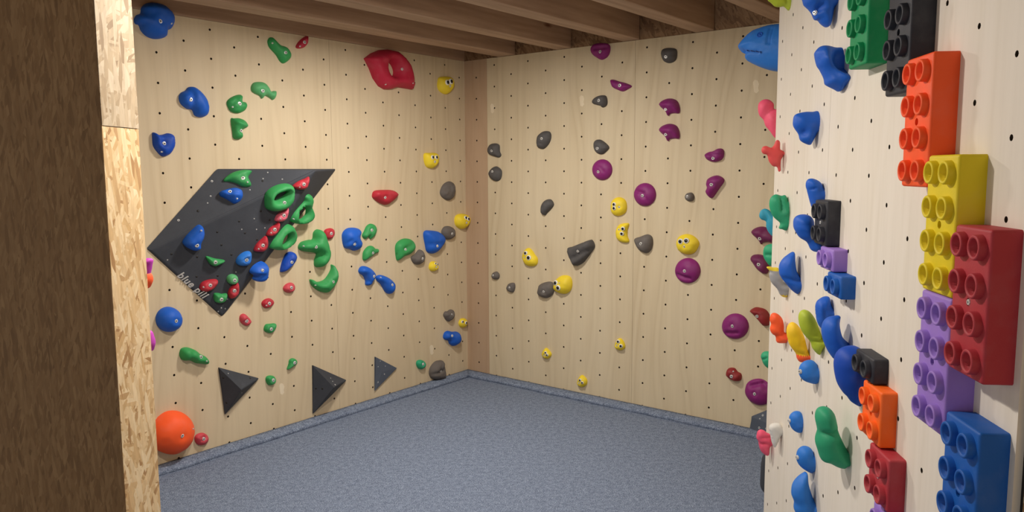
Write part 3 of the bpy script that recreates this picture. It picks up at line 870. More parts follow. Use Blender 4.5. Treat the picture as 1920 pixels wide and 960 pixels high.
hold(WL, 'C', 'yellow hold with eyes at the corner beside the grey round hold', EY, 'yellow', .055, [(1455,45),(1465,12),(1500,2),(1535,15),(1540,45),(1525,80),(1495,95),(1465,78)], (1518,56), eyes=[(1514,27),(1530,34)], er=.012)
hold(WL, 'C', 'small yellow hold with eyes under the blue heart hold', EY, 'yellow', .035, [(1298,318),(1310,292),(1335,290),(1348,315),(1345,338),(1322,349),(1303,340)], (1338,322), eyes=[(1333,302),(1344,306)], er=.007, br=.006)
hold(WL, 'C', 'blue curled hold, left one of the slanted blue pair', GL, 'blue', .05, [(878,345),(890,322),(915,317),(945,330),(968,355),(972,385),(955,410),(945,432),(920,430),(918,405),(905,375),(885,362)], (964,378), (), [('r',925,395,950,415,8,-.01)])
hold(WL, 'C', 'blue teardrop hold, right one of the slanted blue pair', GL, 'blue', .05, [(982,385),(995,372),(1020,372),(1060,390),(1088,420),(1090,450),(1075,480),(1050,482),(1030,460),(1010,425),(988,405)], (1073,430), [(1005,385)])
hold(WL, 'C', 'pale red hold, top one of the small red row under the volume', GL, 'rose', .03, [(422,450),(440,425),(470,416),(488,430),(488,460),(465,477),(435,472)], (468,446), lump=.005)
hold(WL, 'C', 'red oval hold, middle one of the small red row under the volume', GL, 'red', .03, [(293,540),(310,518),(340,510),(362,525),(360,548),(335,568),(305,565)], (336,541), [(318,552)], lump=.003)
hold(WL, 'C', 'dull red lumpy hold, lowest of the small red row under the volume', GL, 'rose', .03, [(162,620),(175,605),(195,606),(222,635),(228,655),(205,676),(178,665),(163,645)], (200,646), lump=.006)
hold(WL, 'C', 'small green block hold above the leftmost triangular volume', GL, 'green', .035, [(307,695),(318,668),(345,663),(375,662),(376,685),(360,712),(340,720),(315,710)], (348,695))
hold(WL, 'C', 'small green comma hold between two triangular volumes, higher', GL, 'green', .03, [(445,935),(455,905),(460,880),(480,870),(500,880),(500,905),(480,920),(455,937)], (488,897))
hold(WL, 'C', 'tiny green round hold beside the grey corner boulder', GL, 'jade', .035, [(1222,905),(1228,885),(1250,880),(1270,892),(1272,915),(1255,936),(1232,930)], (1258,905))
hold(WL, 'C', 'small knobbly grey hold beside the lowest yellow corner hold', GL, 'grey', .04, [(1385,612),(1395,590),(1410,588),(1425,578),(1442,582),(1445,610),(1435,635),(1415,650),(1400,640)], (1430,606), lump=.009, br=.005)
hold(WL, 'C', 'small yellow hold with eyes above the lowest blue corner hold', EY, 'yellow', .035, [(1477,655),(1490,633),(1515,632),(1524,655),(1515,680),(1495,687),(1480,675)], None, eyes=[(1496,651),(1517,657,1.1)], er=.009)
hold(WL, 'C', 'blue notched hold low beside the corner', GL, 'blue', .06, [(1388,745),(1395,718),(1415,706),(1440,712),(1470,712),(1483,740),(1478,775),(1448,797),(1425,785),(1418,765),(1398,760)], (1433,735), (), [('r',1433,735,1445,790,12,-.008)])
hold(WL, 'F', 'grey faceted boulder hold touching the mat edge', GL, 'grey', .055, [(988,545),(1000,510),(1030,475),(1060,465),(1084,467),(1090,510),(1098,570),(1080,600),(1040,610),(1005,600),(990,575)], (1064,543), (), [('r',1005,575,1085,535,10,-.012)], lump=.006, rnd=.6)
hold(WL, 'C', 'blue lobed hold standing right below the lower green ring', GL, 'deep', .05, [(407,345),(415,305),(430,265),(445,240),(470,230),(492,240),(500,265),(490,295),(465,325),(435,350),(412,353)], (471,293), (), [('r',440,290,465,260,8,-.008)], lump=.003)
hold(WL, 'D', 'blue half-ball hold at the left edge under the big volume', None, 'blue', .075, disc_pts(230,144,69,69), (261,151))
hold(WL, 'D', 'long green sausage hold with three lobes', None, 'green', .055, [(288,330),(298,303),(330,296),(370,310),(395,330),(425,345),(441,368),(435,388),(405,386),(375,382),(345,368),(310,368),(292,352)], (397,348), [(430,370)], [('r',358,315,350,365,10,-.008)])
hold(WL, 'D', 'small green block hold beside the tip of the leftmost triangular volume', GL, 'green', .035, [(755,470),(765,452),(795,451),(807,470),(800,492),(782,503),(765,497)], (793,474))
hold(WL, 'D', 'huge orange half-ball hold at the bottom left', None, 'orange', .11, [(128,790),(140,735),(170,690),(215,655),(260,645),(310,655),(350,690),(366,740),(355,800),(320,850),(270,880),(225,882),(175,862),(140,830)], (295,777), [(355,740)], [('c',206,805,5,-.01)], rnd=.9)
hold(WL, 'D', 'small dusky pink rose shaped hold beside the huge orange one', GL, 'rose', .03, [(366,790),(380,770),(410,762),(435,775),(441,800),(428,822),(400,831),(375,820)], (412,795), lump=.008)
# ---- on the big volume
def vh(*a, **k): return hold(WL, 'B', *a, vol='big', **k)
vh('green two-horned hold at the top left of the big volume', GV, 'green', .04, [(540,135),(575,105),(620,88),(665,83),(697,90),(690,105),(678,125),(692,155),(693,172),(675,178),(645,175),(610,158),(570,148),(545,148)], (646,131), [(672,154)])
vh('blue angular hold under the green two-horned hold', GV, 'blue', .05, [(515,210),(540,197),(600,184),(640,198),(648,225),(640,248),(620,265),(597,271),(570,255),(540,238),(520,228)], (574,209), [(613,247)], feats=[('r',530,222,640,230,10,.01)])
vh('green ring hold, highest of three, on the face of the big volume', 'green ring holds', 'green', .065, [(775,260),(780,225),(805,195),(850,172),(900,165),(930,180),(935,220),(925,265),(895,300),(850,318),(810,318),(780,300)], (881,271), hole=[(820,245),(835,225),(865,212),(895,205),(897,215),(880,235),(850,252),(828,258)], rnd=.9)
vh('red fin hold at the upper right of the big volume', GV, 'red', .035, [(928,178),(960,152),(1000,135),(1020,125),(1020,155),(1005,190),(975,198),(945,192)], (990,167), [(965,182)])
vh('pink fin hold between two green rings', GV, 'pink', .035, [(828,365),(845,335),(880,312),(903,300),(903,335),(890,365),(865,378),(835,376)], (878,342), [(858,360)])
vh('red fin hold directly below the pink fin', GV, 'red', .035, [(780,448),(800,415),(830,395),(852,380),(855,410),(840,440),(815,458),(790,458)], (826,422), [(805,440)])
vh('red fin hold, second below the pink fin', GV, 'red', .035, [(710,540),(725,505),(755,475),(780,458),(790,490),(785,525),(765,545),(735,548)], (760,511), [(735,530)])
hold(WL, 'B', 'green ring hold at the right rim of the big volume, pointed on top', 'green ring holds', 'green', .045, [(918,370),(930,330),(960,295),(990,265),(990,235),(1005,220),(1030,228),(1035,260),(1030,290),(1043,325),(1035,360),(1010,385),(970,392),(935,385)], None, [(932,362)], hole=[(952,350),(962,318),(990,294),(1008,308),(1006,338),(985,362),(962,366)], rnd=.9, vol='bigplane')
hold(WL, 'B', 'green ring hold, lowest of three, at the rim of the big volume', 'green ring holds', 'green', .05, [(803,520),(815,485),(845,445),(880,405),(910,395),(930,405),(942,440),(935,480),(915,510),(880,535),(840,538),(810,530)], None, hole=[(860,488),(872,460),(900,445),(910,458),(903,487),(880,508),(862,504)], rnd=.9, vol='bigplane')
vh('green wedge hold in the lower middle of the big volume', GV, 'green', .035, [(440,575),(455,574),(490,585),(540,593),(543,602),(515,620),(488,628),(465,618),(448,595)], (492,606))
vh('light blue round hold right of the green wedge', GV, 'sky', .04, [(610,600),(625,572),(655,550),(685,545),(697,560),(695,595),(680,620),(650,627),(620,620)], (667,592), feats=[('r',615,595,680,565,10,.008)])
vh('tall blue hold at the left side of the big volume', GV, 'blue', .07, [(315,490),(335,460),(370,425),(400,400),(420,403),(430,425),(430,460),(412,500),(410,530),(380,543),(345,530),(318,508)], (388,511), [(413,428)], feats=[('r',330,480,405,420,16,.014)])
vh('red oval hold over the lettering', GV, 'red', .04, [(405,745),(420,720),(455,706),(495,702),(508,712),(500,735),(475,760),(440,773),(412,765)], (463,736), [(425,745)], lump=.003)
vh('pale green ball hold near the bottom of the big volume', GV, 'pale_green', .04, [(558,700),(570,680),(592,674),(615,683),(621,703),(612,725),(588,732),(566,722)], (600,707))
vh('red knobbly hold below the pale green ball', GV, 'red', .04, [(565,785),(575,755),(600,730),(620,722),(627,745),(622,780),(600,805),(575,810)], (600,766), lump=.003)
vh('green cup hold at the bottom corner of the big volume', GV, 'green', .035, [(485,785),(510,780),(530,785),(557,782),(558,805),(545,828),(515,836),(490,825)], (526,815))
hold(WL, 'B', 'blue wedge hold sticking out at the right rim of the big volume', GV, 'blue', .07, [(700,665),(720,630),(760,606),(776,615),(775,660),(762,700),(738,717),(715,705),(722,685)], (757,652), (), [('r',715,690,760,680,10,-.012)], vol='bigplane')
# ================================================================ holds on the back wall
hold(WB, 'G', 'round purple hold cut by the ceiling, highest on the back wall', GBk, 'purple', .04, [(807,110),(830,80),(880,72),(925,80),(935,115),(920,160),(880,185),(845,170),(815,145)], (873,132), (), [('r',835,112,905,102,8,-0.0238)], rnd=.8)
hold(WB, 'G', 'purple sliver hold with a ragged lower edge', GBk, 'purple', .035, [(940,320),(960,317),(1000,330),(1040,340),(1079,360),(1055,380),(1020,396),(985,385),(955,370),(943,345)], (1002,356), lump=.004)
hold(WB, 'G', 'dark grey hold with a lobe, under the purple sliver', GBk, 'slate_grey', .04, [(817,460),(835,437),(870,422),(905,425),(916,460),(910,490),(885,503),(870,492),(825,480)], (862,456), lump=.004)
hold(WB, 'I', 'dark grey egg shaped hold at the top of the back wall', GBk, 'slate_grey', .045, [(408,165),(420,143),(455,135),(500,142),(508,175),(498,215),(460,234),(425,222),(410,190)], (440,193))
hold(WB, 'G', 'upright dark grey hold in the upper left part of the back wall', GBk, 'slate_grey', .045, [(447,720),(455,690),(490,662),(530,665),(540,700),(525,745),(490,779),(455,770),(447,745)], (482,711), (), [('r',460,740,480,745,6,-.012)], lump=.003)
hold(WB, 'G', 'dark grey hold beside the corner board, upper of a pair', GBk, 'slate_grey', .04, [(120,785),(135,750),(170,742),(195,755),(198,795),(207,820),(195,836),(165,830),(130,815)], (149,791), lump=.003)
hold(WB, 'G', 'dark grey hold beside the corner board, lower of a pair', GBk, 'slate_grey', .04, [(127,935),(150,905),(178,896),(208,920),(211,955),(200,985),(175,995),(150,985),(130,960)], (153,931), lump=.003)
hold(WB, 'G', 'dark grey teardrop hold directly above the large purple disc', GBk, 'slate_grey', .04, [(827,740),(845,718),(880,722),(927,765),(910,795),(880,815),(845,805),(828,775)], (853,775))
sc = [(397,505),(415,475),(460,460),(505,475),(523,520),(520,555),(490,556),(462,560),(450,573),(435,545)]
hold(WB, 'I', 'purple scooped hold, upper of two matching ones', GBk, 'purple', .055, sc, (440,530), (), [('b',470,548,26,-.016),('r',410,500,510,500,20,.01)])
hold(WB, 'I', 'purple scooped hold, lower of two matching ones', GBk, 'purple', .055, [(x - 1, y + 163) for x, y in sc], (440,692), (), [('b',470,710,26,-.016),('r',410,665,510,665,20,.01)])
hold(WB, 'I', 'purple kidney shaped hold in the upper right of the back wall', GBk, 'purple', .045, [(690,820),(715,805),(740,800),(775,783),(805,790),(809,830),(790,858),(750,870),(710,860),(692,840)], (744,845), (), [('r',705,815,790,825,8,-.012)])
hold(WB, 'G', 'large purple disc hold, leftmost of the discs', 'large purple disc holds', 'purple', .04, disc_pts(882,918,66,70), (860,931), (), [('r',870,900,895,930,8,-0.0102)])
hold(WB, 'J', 'large purple disc hold with a crease, above right of the yellow ones', 'large purple disc holds', 'purple', .045, disc_pts(302,154,70,75), (289,161), (), [('r',240,130,300,145,10,-0.0170),('r',300,160,330,210,9,-0.0102)])
hold(WB, 'J', 'purple half-moon hold below the kidney shaped one', GBk, 'purple', .055, [(697,85),(710,50),(760,30),(800,45),(809,70),(775,120),(735,175),(710,165),(693,135),(702,110)], (733,89))
hold(WB, 'J', 'tiny round grey hold right of the creased purple disc', GBk, 'grey', .035, [(562,165),(575,145),(605,142),(620,165),(615,190),(592,198),(568,188)], (578,166), br=.006)
hold(WB, 'J', 'round yellow hold with sideways eyes, above the yellow crescent', EY, 'yellow', .045, [(83,230),(95,190),(130,170),(170,185),(185,225),(175,270),(130,292),(92,275)], (140,234), eyes=[(108,217),(108,241)], er=.011, br=.006)
hold(WB, 'J', 'yellow crescent hold with sideways eyes', EY, 'yellow', .04, [(117,390),(135,350),(170,338),(200,342),(190,380),(190,420),(200,458),(160,462),(125,440)], (140,379), eyes=[(164,373),(157,405)], er=.011, br=.006)
hold(WB, 'J', 'grey beaked hold under the creased purple disc', GBk, 'grey', .05, [(235,440),(270,425),(315,410),(345,425),(352,465),(340,510),(310,531),(270,515),(245,480)], (280,470), lump=.004)
hold(WB, 'J', 'largest yellow hold with eyes, directly above a purple disc', EY, 'yellow', .06, [(505,465),(520,425),(565,408),(610,420),(645,455),(643,490),(615,530),(570,540),(525,520),(508,490)], (559,488), (), [('r',540,428,575,428,10,-.012),('b',600,510,16,.006)], eyes=[(535,455),(572,451)], er=.014, br=.006)
hold(WB, 'J', 'large purple disc hold directly below the largest yellow hold', 'large purple disc holds', 'purple', .045, disc_pts(577,644,81,82), (561,645), (), [('r',510,670,590,695,12,-0.0238)])
hold(WB, 'H', 'plain dark grey hold in the middle left of the back wall', GBk, 'slate_grey', .04, [(405,210),(415,180),(440,158),(470,158),(488,190),(470,220),(445,245),(430,262),(407,248)], None, rnd=.9)
hold(WB, 'H', 'big dark grey slanted wedge hold', GBk, 'slate_grey', .06, [(586,480),(610,472),(665,450),(725,427),(745,432),(759,470),(740,505),(710,545),(680,580),(630,600),(605,560),(590,520)], (653,500), (), [('r',620,548,752,478,12,-.022),('r',600,500,740,445,16,.006)], rnd=.5, lump=.003)
hold(WB, 'H', 'yellow half-moon hold with eyes, leftmost on the back wall', EY, 'yellow', .045, [(280,540),(295,495),(320,480),(345,500),(360,525),(378,550),(375,590),(340,604),(300,590)], (297,543), eyes=[(304,514),(325,545,1.25)], er=.012, br=.005)
hold(WB, 'H', 'tiny grey hold beside the corner board, the higher tiny one', GBk, 'grey', .03, [(77,665),(85,645),(110,638),(127,660),(122,685),(98,691),(80,680)], (88,662), br=.006)
hold(WB, 'H', 'small grey square hold lowest on the left of the back wall', GBk, 'grey', .03, [(176,742),(190,718),(225,714),(231,745),(220,775),(200,775),(178,758)], (197,743), br=.006)
hold(WB, 'H', 'grey rock hold touching the yellow one at the left', GBk, 'grey', .05, [(382,765),(395,725),(440,707),(475,710),(492,740),(480,790),(440,815),(400,805),(383,785)], (425,769), lump=.009)
hold(WB, 'H', 'round yellow hold with eyes touching the grey rock hold', EY, 'yellow', .055, [(488,735),(500,695),(540,665),(590,670),(608,710),(600,760),(565,787),(520,780),(492,760)], (530,714), (), [('b',570,720,14,.005),('b',560,745,10,.005),('b',585,742,10,.004)], eyes=[(505,713),(522,745)], er=.015, br=.005)
hold(WB, 'K', 'small yellow hold with eyes, left one near the mat', EY, 'yellow', .035, [(178,330),(190,305),(205,297),(230,325),(231,345),(210,362),(188,352)], (194,340), eyes=[(201,324),(210,338)], er=.008, br=.005)
hold(WB, 'K', 'small yellow hold with eyes, right one near the mat', EY, 'yellow', .035, [(615,275),(630,245),(650,240),(670,265),(675,295),(650,311),(622,300)], (629,281), eyes=[(637,258),(653,284)], er=.010, br=.005)
hold(WB, 'K', 'small yellow hold with eyes, lowest of all, just over the mat', EY, 'yellow', .035, [(390,500),(402,470),(420,460),(445,485),(445,515),(420,532),(395,520)], (402,507), eyes=[(408,489),(421,504)], er=.008, br=.005)
hold(WB, 'K', 'large purple disc hold left of the dark red beaked hold', 'large purple disc holds', 'purple', .045, disc_pts(1336,167,80,77), (1323,165), (), [('r',1285,205,1350,205,9,-0.0204)])
hold(WB, 'K', 'purple domed hold half hidden by the near wall edge, above the volume', GBk, 'purple', .05, [(1395,545),(1410,505),(1450,485),(1500,487),(1540,520),(1552,575),(1530,630),(1480,642),(1430,620),(1400,580)], (1457,572), (), [('r',1430,525,1500,510,12,-0.0238),('r',1500,510,1520,545,10,-0.0204)])
hold(WB, 'K', 'dark red knuckle hold low on the right of the back wall', GBk, 'dark_red', .045, [(1282,450),(1295,420),(1330,418),(1350,440),(1372,455),(1370,490),(1340,498),(1310,485),(1290,470)], (1317,467), [(1327,437)], lump=.005)
hold(WB, 'K', 'dark red beaked hold at the right end of the back wall', GBk, 'dark_red', .055, [(1425,75),(1450,55),(1480,55),(1520,70),(1545,110),(1545,155),(1510,165),(1480,135),(1450,100)], (1472,104), (), [('r',1440,75,1500,85,8,.008)], lump=.003)
hold(WB, 'J', 'plum scooped hold at the right end of the back wall, upper', GBk, 'plum', .055, [(988,400),(1010,370),(1060,360),(1110,380),(1150,415),(1150,450),(1130,468),(1095,460),(1060,465),(1050,475),(1035,450)], (1045,436), (), [('b',1070,395,16,-.008)])
hold(WB, 'J', 'plum angular hold at the right end of the back wall, lower', GBk, 'plum', .05, [(982,570),(1000,542),(1060,545),(1100,590),(1095,650),(1070,665),(1030,640),(1000,600)], (1037,603), lump=.003)

# ================================================================ holds behind the edge of the right wall, on the return wall
NT = MH.to_3x3() @ V((1, 0, 0))      # along the return wall, horizontal
def back_plane(off): return MH @ V((-off, 0, 0))
def xhold(off, rg, label, colr, T, pts, **kw):
    return blob(rg, label, 'holds reaching past the edge of the near right wall', colr, T, pts, back_plane(off), NT, RE, NH, **kw)
sh = xhold(.16, 'T', 'big bright blue shark head hold looking left under the ceiling', 'sky', .085, [(17,245),(50,200),(85,168),(110,155),(170,135),(228,127),(300,128),(400,150),(400,370),(300,385),(225,380),(170,370),(110,348),(62,322),(52,300),(55,290),(30,275)], res=42, name='shark_hold', feats=[('r',25,268,62,280,9,-.03),('r',60,276,150,284,6,-.012),('r',205,160,200,240,5,-.008),('r',220,160,214,245,4,-.008)])
sh['label'] = 'big bright blue shark head hold looking left under the ceiling'
st = [bvh_of(sh)]
h = first_hit(st, *px('T', (127, 184)))
if h:
    n = h[1] if h[1].dot(ray(*px('T', (127, 184)))) < 0 else -h[1]
    from_bm('eye', lathe_bm([(.013, -.004), (.013, .001), (.0125, .003), (.0100, .003), (.0092, -.001), (.005, -.001), (.0045, .003), (0, .003)], 18), hm('deep'), frame(h[0], n), sh)
bm = bmesh.new()
for q in range(12):
    tx, ty = 62 + q * 6.6, 268 + 0.6 * q + (0 if q < 8 else (q - 7) * 1.0)
    h = first_hit(st, *px('T', (tx, ty)))
    if not h: continue
    n = h[1] if h[1].dot(ray(*px('T', (tx, ty)))) < 0 else -h[1]
    fm = frame(h[0] + n * .0008, n); r = .0052
    vs = [bm.verts.new(sh.matrix_world.inverted() @ (fm @ V(c))) for c in ((-r * .6, 0, r), (r * .6, 0, r), (0, 0, -r * 1.3), (0, -.003, r * .4))]
    for f in ((0, 1, 3), (1, 2, 3), (2, 0, 3)): bm.faces.new([vs[i] for i in f])
from_bm('teeth', bm, plastic('shark_tooth_gap', (16, 50, 110)), sh.matrix_world, sh, smooth=False)
xhold(.12, 'T', 'pink twisted thumb shaped hold behind the wall edge', 'bubble', .035, [(118,580),(122,548),(145,528),(175,528),(198,548),(203,578),(235,575),(300,600),(300,760),(240,755),(205,728),(180,695),(158,668),(145,635),(125,612)], feats=[('r',190,570,150,640,12,-.012),('r',205,590,205,720,12,.01)])
xhold(.10, 'U', 'teal blue knob hold behind the wall edge', 'teal', .025, [(108,270),(118,240),(140,228),(165,236),(195,262),(260,300),(260,400),(200,400),(165,370),(150,335),(148,305),(120,292)], feats=[('r',140,245,165,290,8,-.01)])
xhold(.06, 'U', 'jade green rounded hold behind the wall edge, over a plum hold', 'jade', .03, [(132,490),(140,458),(165,442),(210,440),(260,470),(260,560),(205,576),(170,568),(150,545),(136,520)], feats=[('r',160,500,205,505,8,-.01)])
xhold(.12, 'K', 'small jade green hold behind the wall edge, low down', 'jade', .03, [(1495,345),(1505,322),(1530,315),(1580,325),(1620,350),(1620,420),(1550,420),(1520,402),(1505,378)], feats=[('r',1500,365,1540,350,6,-.008)])

# ================================================================ holds on the right wall
RGp = 'holds on the near right wall'
rhold('Q', 'lime green hold at the very top edge of the near right wall', 'lime', .03, [(90,-60),(105,0),(140,30),(180,65),(230,70),(262,65),(285,82),(312,105),(326,80),(325,0),(330,-70)], RGp, feats=[('r',265,-20,290,80,12,-.01)])
rhold('Q', 'blue hold with a deep socket at the top of the near right wall', 'blue', .05, [(440,-80),(455,0),(470,50),(510,90),(540,130),(575,195),(610,205),(640,240),(690,272),(725,255),(745,190),(760,110),(790,0),(800,-80)], RGp, feats=[('b',590,100,42,-.025),('r',620,30,685,160,7,-.006),('r',500,20,560,60,12,.008)], bolt=(577,128), br=.006)
rhold('Q', 'blue hooked pinch hold left of the green brick', 'blue', .07, [(578,545),(590,505),(630,465),(690,458),(780,475),(850,482),(870,560),(870,640),(880,700),(902,750),(900,800),(870,860),(825,915),(780,895),(700,855),(680,830),(670,780),(630,700),(600,650)], RGp, feats=[('b',835,620,120,-.1),('r',650,600,850,800,30,.02)], res=22)
rhold('T', 'blue wedge hold with a hollow underside, alone on the upper right wall', 'blue', .04, [(303,640),(310,612),(330,600),(370,592),(405,592),(437,592),(437,650),(425,710),(405,750),(392,768),(365,760),(340,742),(330,710),(305,670)], RGp, feats=[('b',352,705,20,-.02)])
rhold('T', 'red and pink starfish hold with stubby arms, upper left on the right wall', 'coral', .022, [(135,800),(140,780),(160,773),(185,782),(200,770),(212,745),(224,742),(233,755),(234,790),(246,797),(254,810),(248,830),(238,848),(236,880),(236,905),(225,908),(217,885),(195,880),(175,855),(165,822),(145,815)], RGp, feats=[('b',190,820,9,.004)], name='starfish_hold', back=0.2)
rhold('U', 'blue upright hold above the small black brick', 'blue', .035, [(388,90),(393,62),(410,48),(440,50),(475,72),(490,110),(495,185),(470,215),(430,225),(415,195),(403,150),(395,120)], RGp, feats=[('r',395,115,430,105,5,-.008)])
rhold('U', 'blue bulb hold tucked behind the small black brick', 'blue', .05, [(315,310),(325,280),(350,265),(385,262),(415,275),(432,305),(435,360),(455,420),(490,455),(485,480),(450,488),(420,475),(395,430),(350,400),(320,350)], RGp, feats=[('r',320,345,400,350,10,.006)])
rhold('U', 'jade green double-curved hold at the left of the right wall', 'jade', .035, [(168,210),(175,165),(205,142),(240,150),(265,148),(280,190),(283,280),(272,355),(245,352),(225,345),(232,315),(200,285),(180,255)], RGp, feats=[('r',228,150,235,240,8,-.014),('b',260,250,18,.01)])
rhold('U', 'grey lumpy hold with yellow tips left of the blue fin hold', 'ash', .028, [(152,582),(165,575),(190,580),(220,583),(240,620),(250,660),(280,690),(280,740),(265,760),(235,748),(215,710),(180,670),(167,625),(172,605)], RGp, lump=.004, feats=[('r',205,640,240,655,7,.006),('r',220,700,275,705,7,.008)])
rhold('U', 'blue fin hold with a sharp top at mid height', 'blue', .045, [(227,590),(232,560),(250,530),(280,505),(316,488),(322,550),(330,600),(352,640),(353,690),(338,738),(305,720),(280,692),(245,650),(230,620)], RGp, feats=[('r',240,640,345,655,12,-.012)])
rhold('W', 'orange two-lobed hold at the left edge of the right wall', 'orange', .03, [(152,95),(158,72),(172,64),(190,70),(208,90),(215,120),(216,148),(230,160),(229,190),(222,199),(185,197),(178,170),(160,155),(153,135),(158,115)], RGp, feats=[('r',205,90,200,150,9,-.012),('r',175,160,225,165,7,-.006)])
rhold('W', 'yellow upright hold fading to orange, left of the lime one', 'sun', .032, [(228,150),(235,120),(252,106),(270,112),(290,135),(308,175),(320,225),(332,255),(325,278),(290,285),(275,270),(268,245),(240,205)], RGp, feats=[('r',275,245,320,240,8,-.008),('b',300,195,14,-.012)])
rhold('W', 'lime green upright hold right of the yellow one', 'lime', .035, [(282,85),(290,60),(310,50),(335,62),(360,100),(378,150),(390,180),(396,205),(385,230),(372,252),(345,225),(335,195),(305,160),(288,125)], RGp, feats=[('r',335,185,385,180,7,-.012),('b',345,150,16,-.01)])
rhold('W', 'blue upright hold under the small blue brick', 'blue', .035, [(358,40),(370,10),(395,-8),(418,-8),(425,20),(436,75),(425,110),(400,135),(380,130),(365,100)], RGp, feats=[('r',370,10,375,100,8,.008)])
rhold('W', 'blue crescent hold, concave side to the right', 'blue', .045, [(388,140),(398,105),(420,85),(450,77),(468,80),(466,120),(475,165),(495,190),(516,205),(510,222),(475,240),(450,276),(420,245),(395,190)], RGp, feats=[('r',460,95,500,200,16,-.02)])
rhold('W', 'largest blue boulder hold behind the lower small black brick', 'deep', .06, [(443,310),(448,265),(468,232),(500,216),(540,214),(575,240),(590,300),(585,380),(562,420),(558,480),(520,465),(500,440),(480,420),(455,375)], RGp, lump=.003)
rhold('W', 'blue ball hold under the yellow upright hold', 'sky', .035, [(283,325),(292,298),(315,280),(345,278),(366,300),(370,340),(362,380),(330,378),(300,365),(286,345)], RGp, bolt=(290,328), br=.006)
rhold('W', 'large jade green two-lobed hold low on the right wall', 'jade', .05, [(358,540),(365,505),(385,490),(415,490),(440,515),(452,560),(460,600),(485,655),(510,700),(508,735),(485,758),(455,755),(420,738),(385,725),(368,680),(358,640),(366,590)], RGp, feats=[('r',360,592,450,590,12,-.016),('r',455,640,495,710,14,-.012)], res=18)
rhold('S', 'small blue ball hold, the higher of two above the bottom blue hold', 'sky', .032, [(294,320),(300,292),(325,268),(355,262),(378,275),(385,330),(380,400),(350,408),(315,385),(297,350)], RGp, bolt=(297,327), br=.006)
rhold('W', 'small blue ball hold directly above the bottom blue crescent', 'sky', .035, [(272,712),(280,682),(305,665),(335,672),(352,705),(353,750),(342,782),(318,775),(290,755),(276,735)], RGp, bolt=(277,714), br=.006)
rhold('W', 'chalky blue crescent hold at the bottom of the right wall', 'sky', .045, [(250,880),(255,840),(275,810),(300,790),(320,785),(325,830),(340,880),(357,930),(356,990),(330,1010),(290,990),(262,950),(262,915)], RGp, lump=.002, feats=[('r',330,850,335,980,10,-.008)])
rhold('S', 'bubblegum pink ridged hold beside the white cone hold', 'bubble', .022, [(68,445),(75,405),(95,390),(120,395),(140,410),(165,425),(170,460),(178,490),(160,515),(155,560),(135,568),(100,540),(85,500),(80,470)], RGp, feats=[('r',90,440,165,435,6,-.012),('r',95,475,165,485,6,-.012),('r',85,420,110,540,7,.006)], back=0.2)
rhold('S', 'white faceted cone hold beside the pink one', 'white', .022, [(155,380),(170,355),(200,346),(232,352),(246,380),(243,415),(222,455),(205,495),(190,508),(175,480),(165,430)], RGp, pw=3.0)
# ================================================================ holds on the room side of the partition
def phold(label, colr, pts, dy):
    P0 = PB + dP * dy
    return blob('Z', label, 'holds peeping out behind the partition', colr, .022, pts, P0, dP, None, None)
phold('purple pointed hold peeping out behind the OSB partition, above the orange one', 'magenta', [(255,490),(276,484),(285,487),(284,498),(281,513),(278,520),(255,525)], .024)
phold('orange hold peeping out behind the OSB partition', 'orange', [(262,516),(277,510),(283,516),(285,524),(283,533),(277,541),(262,540)], .024)
phold('pale purple hold peeping out behind the OSB partition, lowest', 'magenta', [(262,618),(281,620),(287,630),(290,643),(288,653),(284,658),(262,655)], .024)

def tip_colour(o, key, zlo, zhi):
    o.data.materials.append(hm(key)); zs = [v.co.z for v in o.data.vertices]; a, b = min(zs), max(zs)
    for p in o.data.polygons:
        t = (p.center.z - a) / (b - a)
        if t < zlo or t > zhi: p.material_index = 1
for o in list(col.objects):
    if o.get('label', '').startswith('grey lumpy hold with yellow'): tip_colour(o, 'yellow', 0.09, 0.88)
    if o.get('label', '').startswith('yellow upright hold fading'): tip_colour(o, 'orange', 0.20, 2)
# ================================================================ building-brick shaped holds on the right wall
STUD_R, STUD_H = 0.0245, 0.015
_sm = {}
def stud_mesh(mk):
    if mk not in _sm:
        r = STUD_R
        bm = lathe_bm([(r * 1.06, -0.002), (r * 1.02, 0.002), (r, STUD_H - 0.003), (r * 0.96, STUD_H - 0.0008), (r * 0.88, STUD_H), (r * 0.76, STUD_H - 0.0006), (r * 0.70, STUD_H - 0.003), (r * 0.66, 0.0015), (r * 0.5, 0.0008), (0, 0.0008)], 32)
        me = bpy.data.meshes.new('stud'); bm.to_mesh(me); bm.free()
        for p in me.polygons: p.use_smooth = True
        me.materials.append(hm(mk)); _sm[mk] = me
    return _sm[mk]

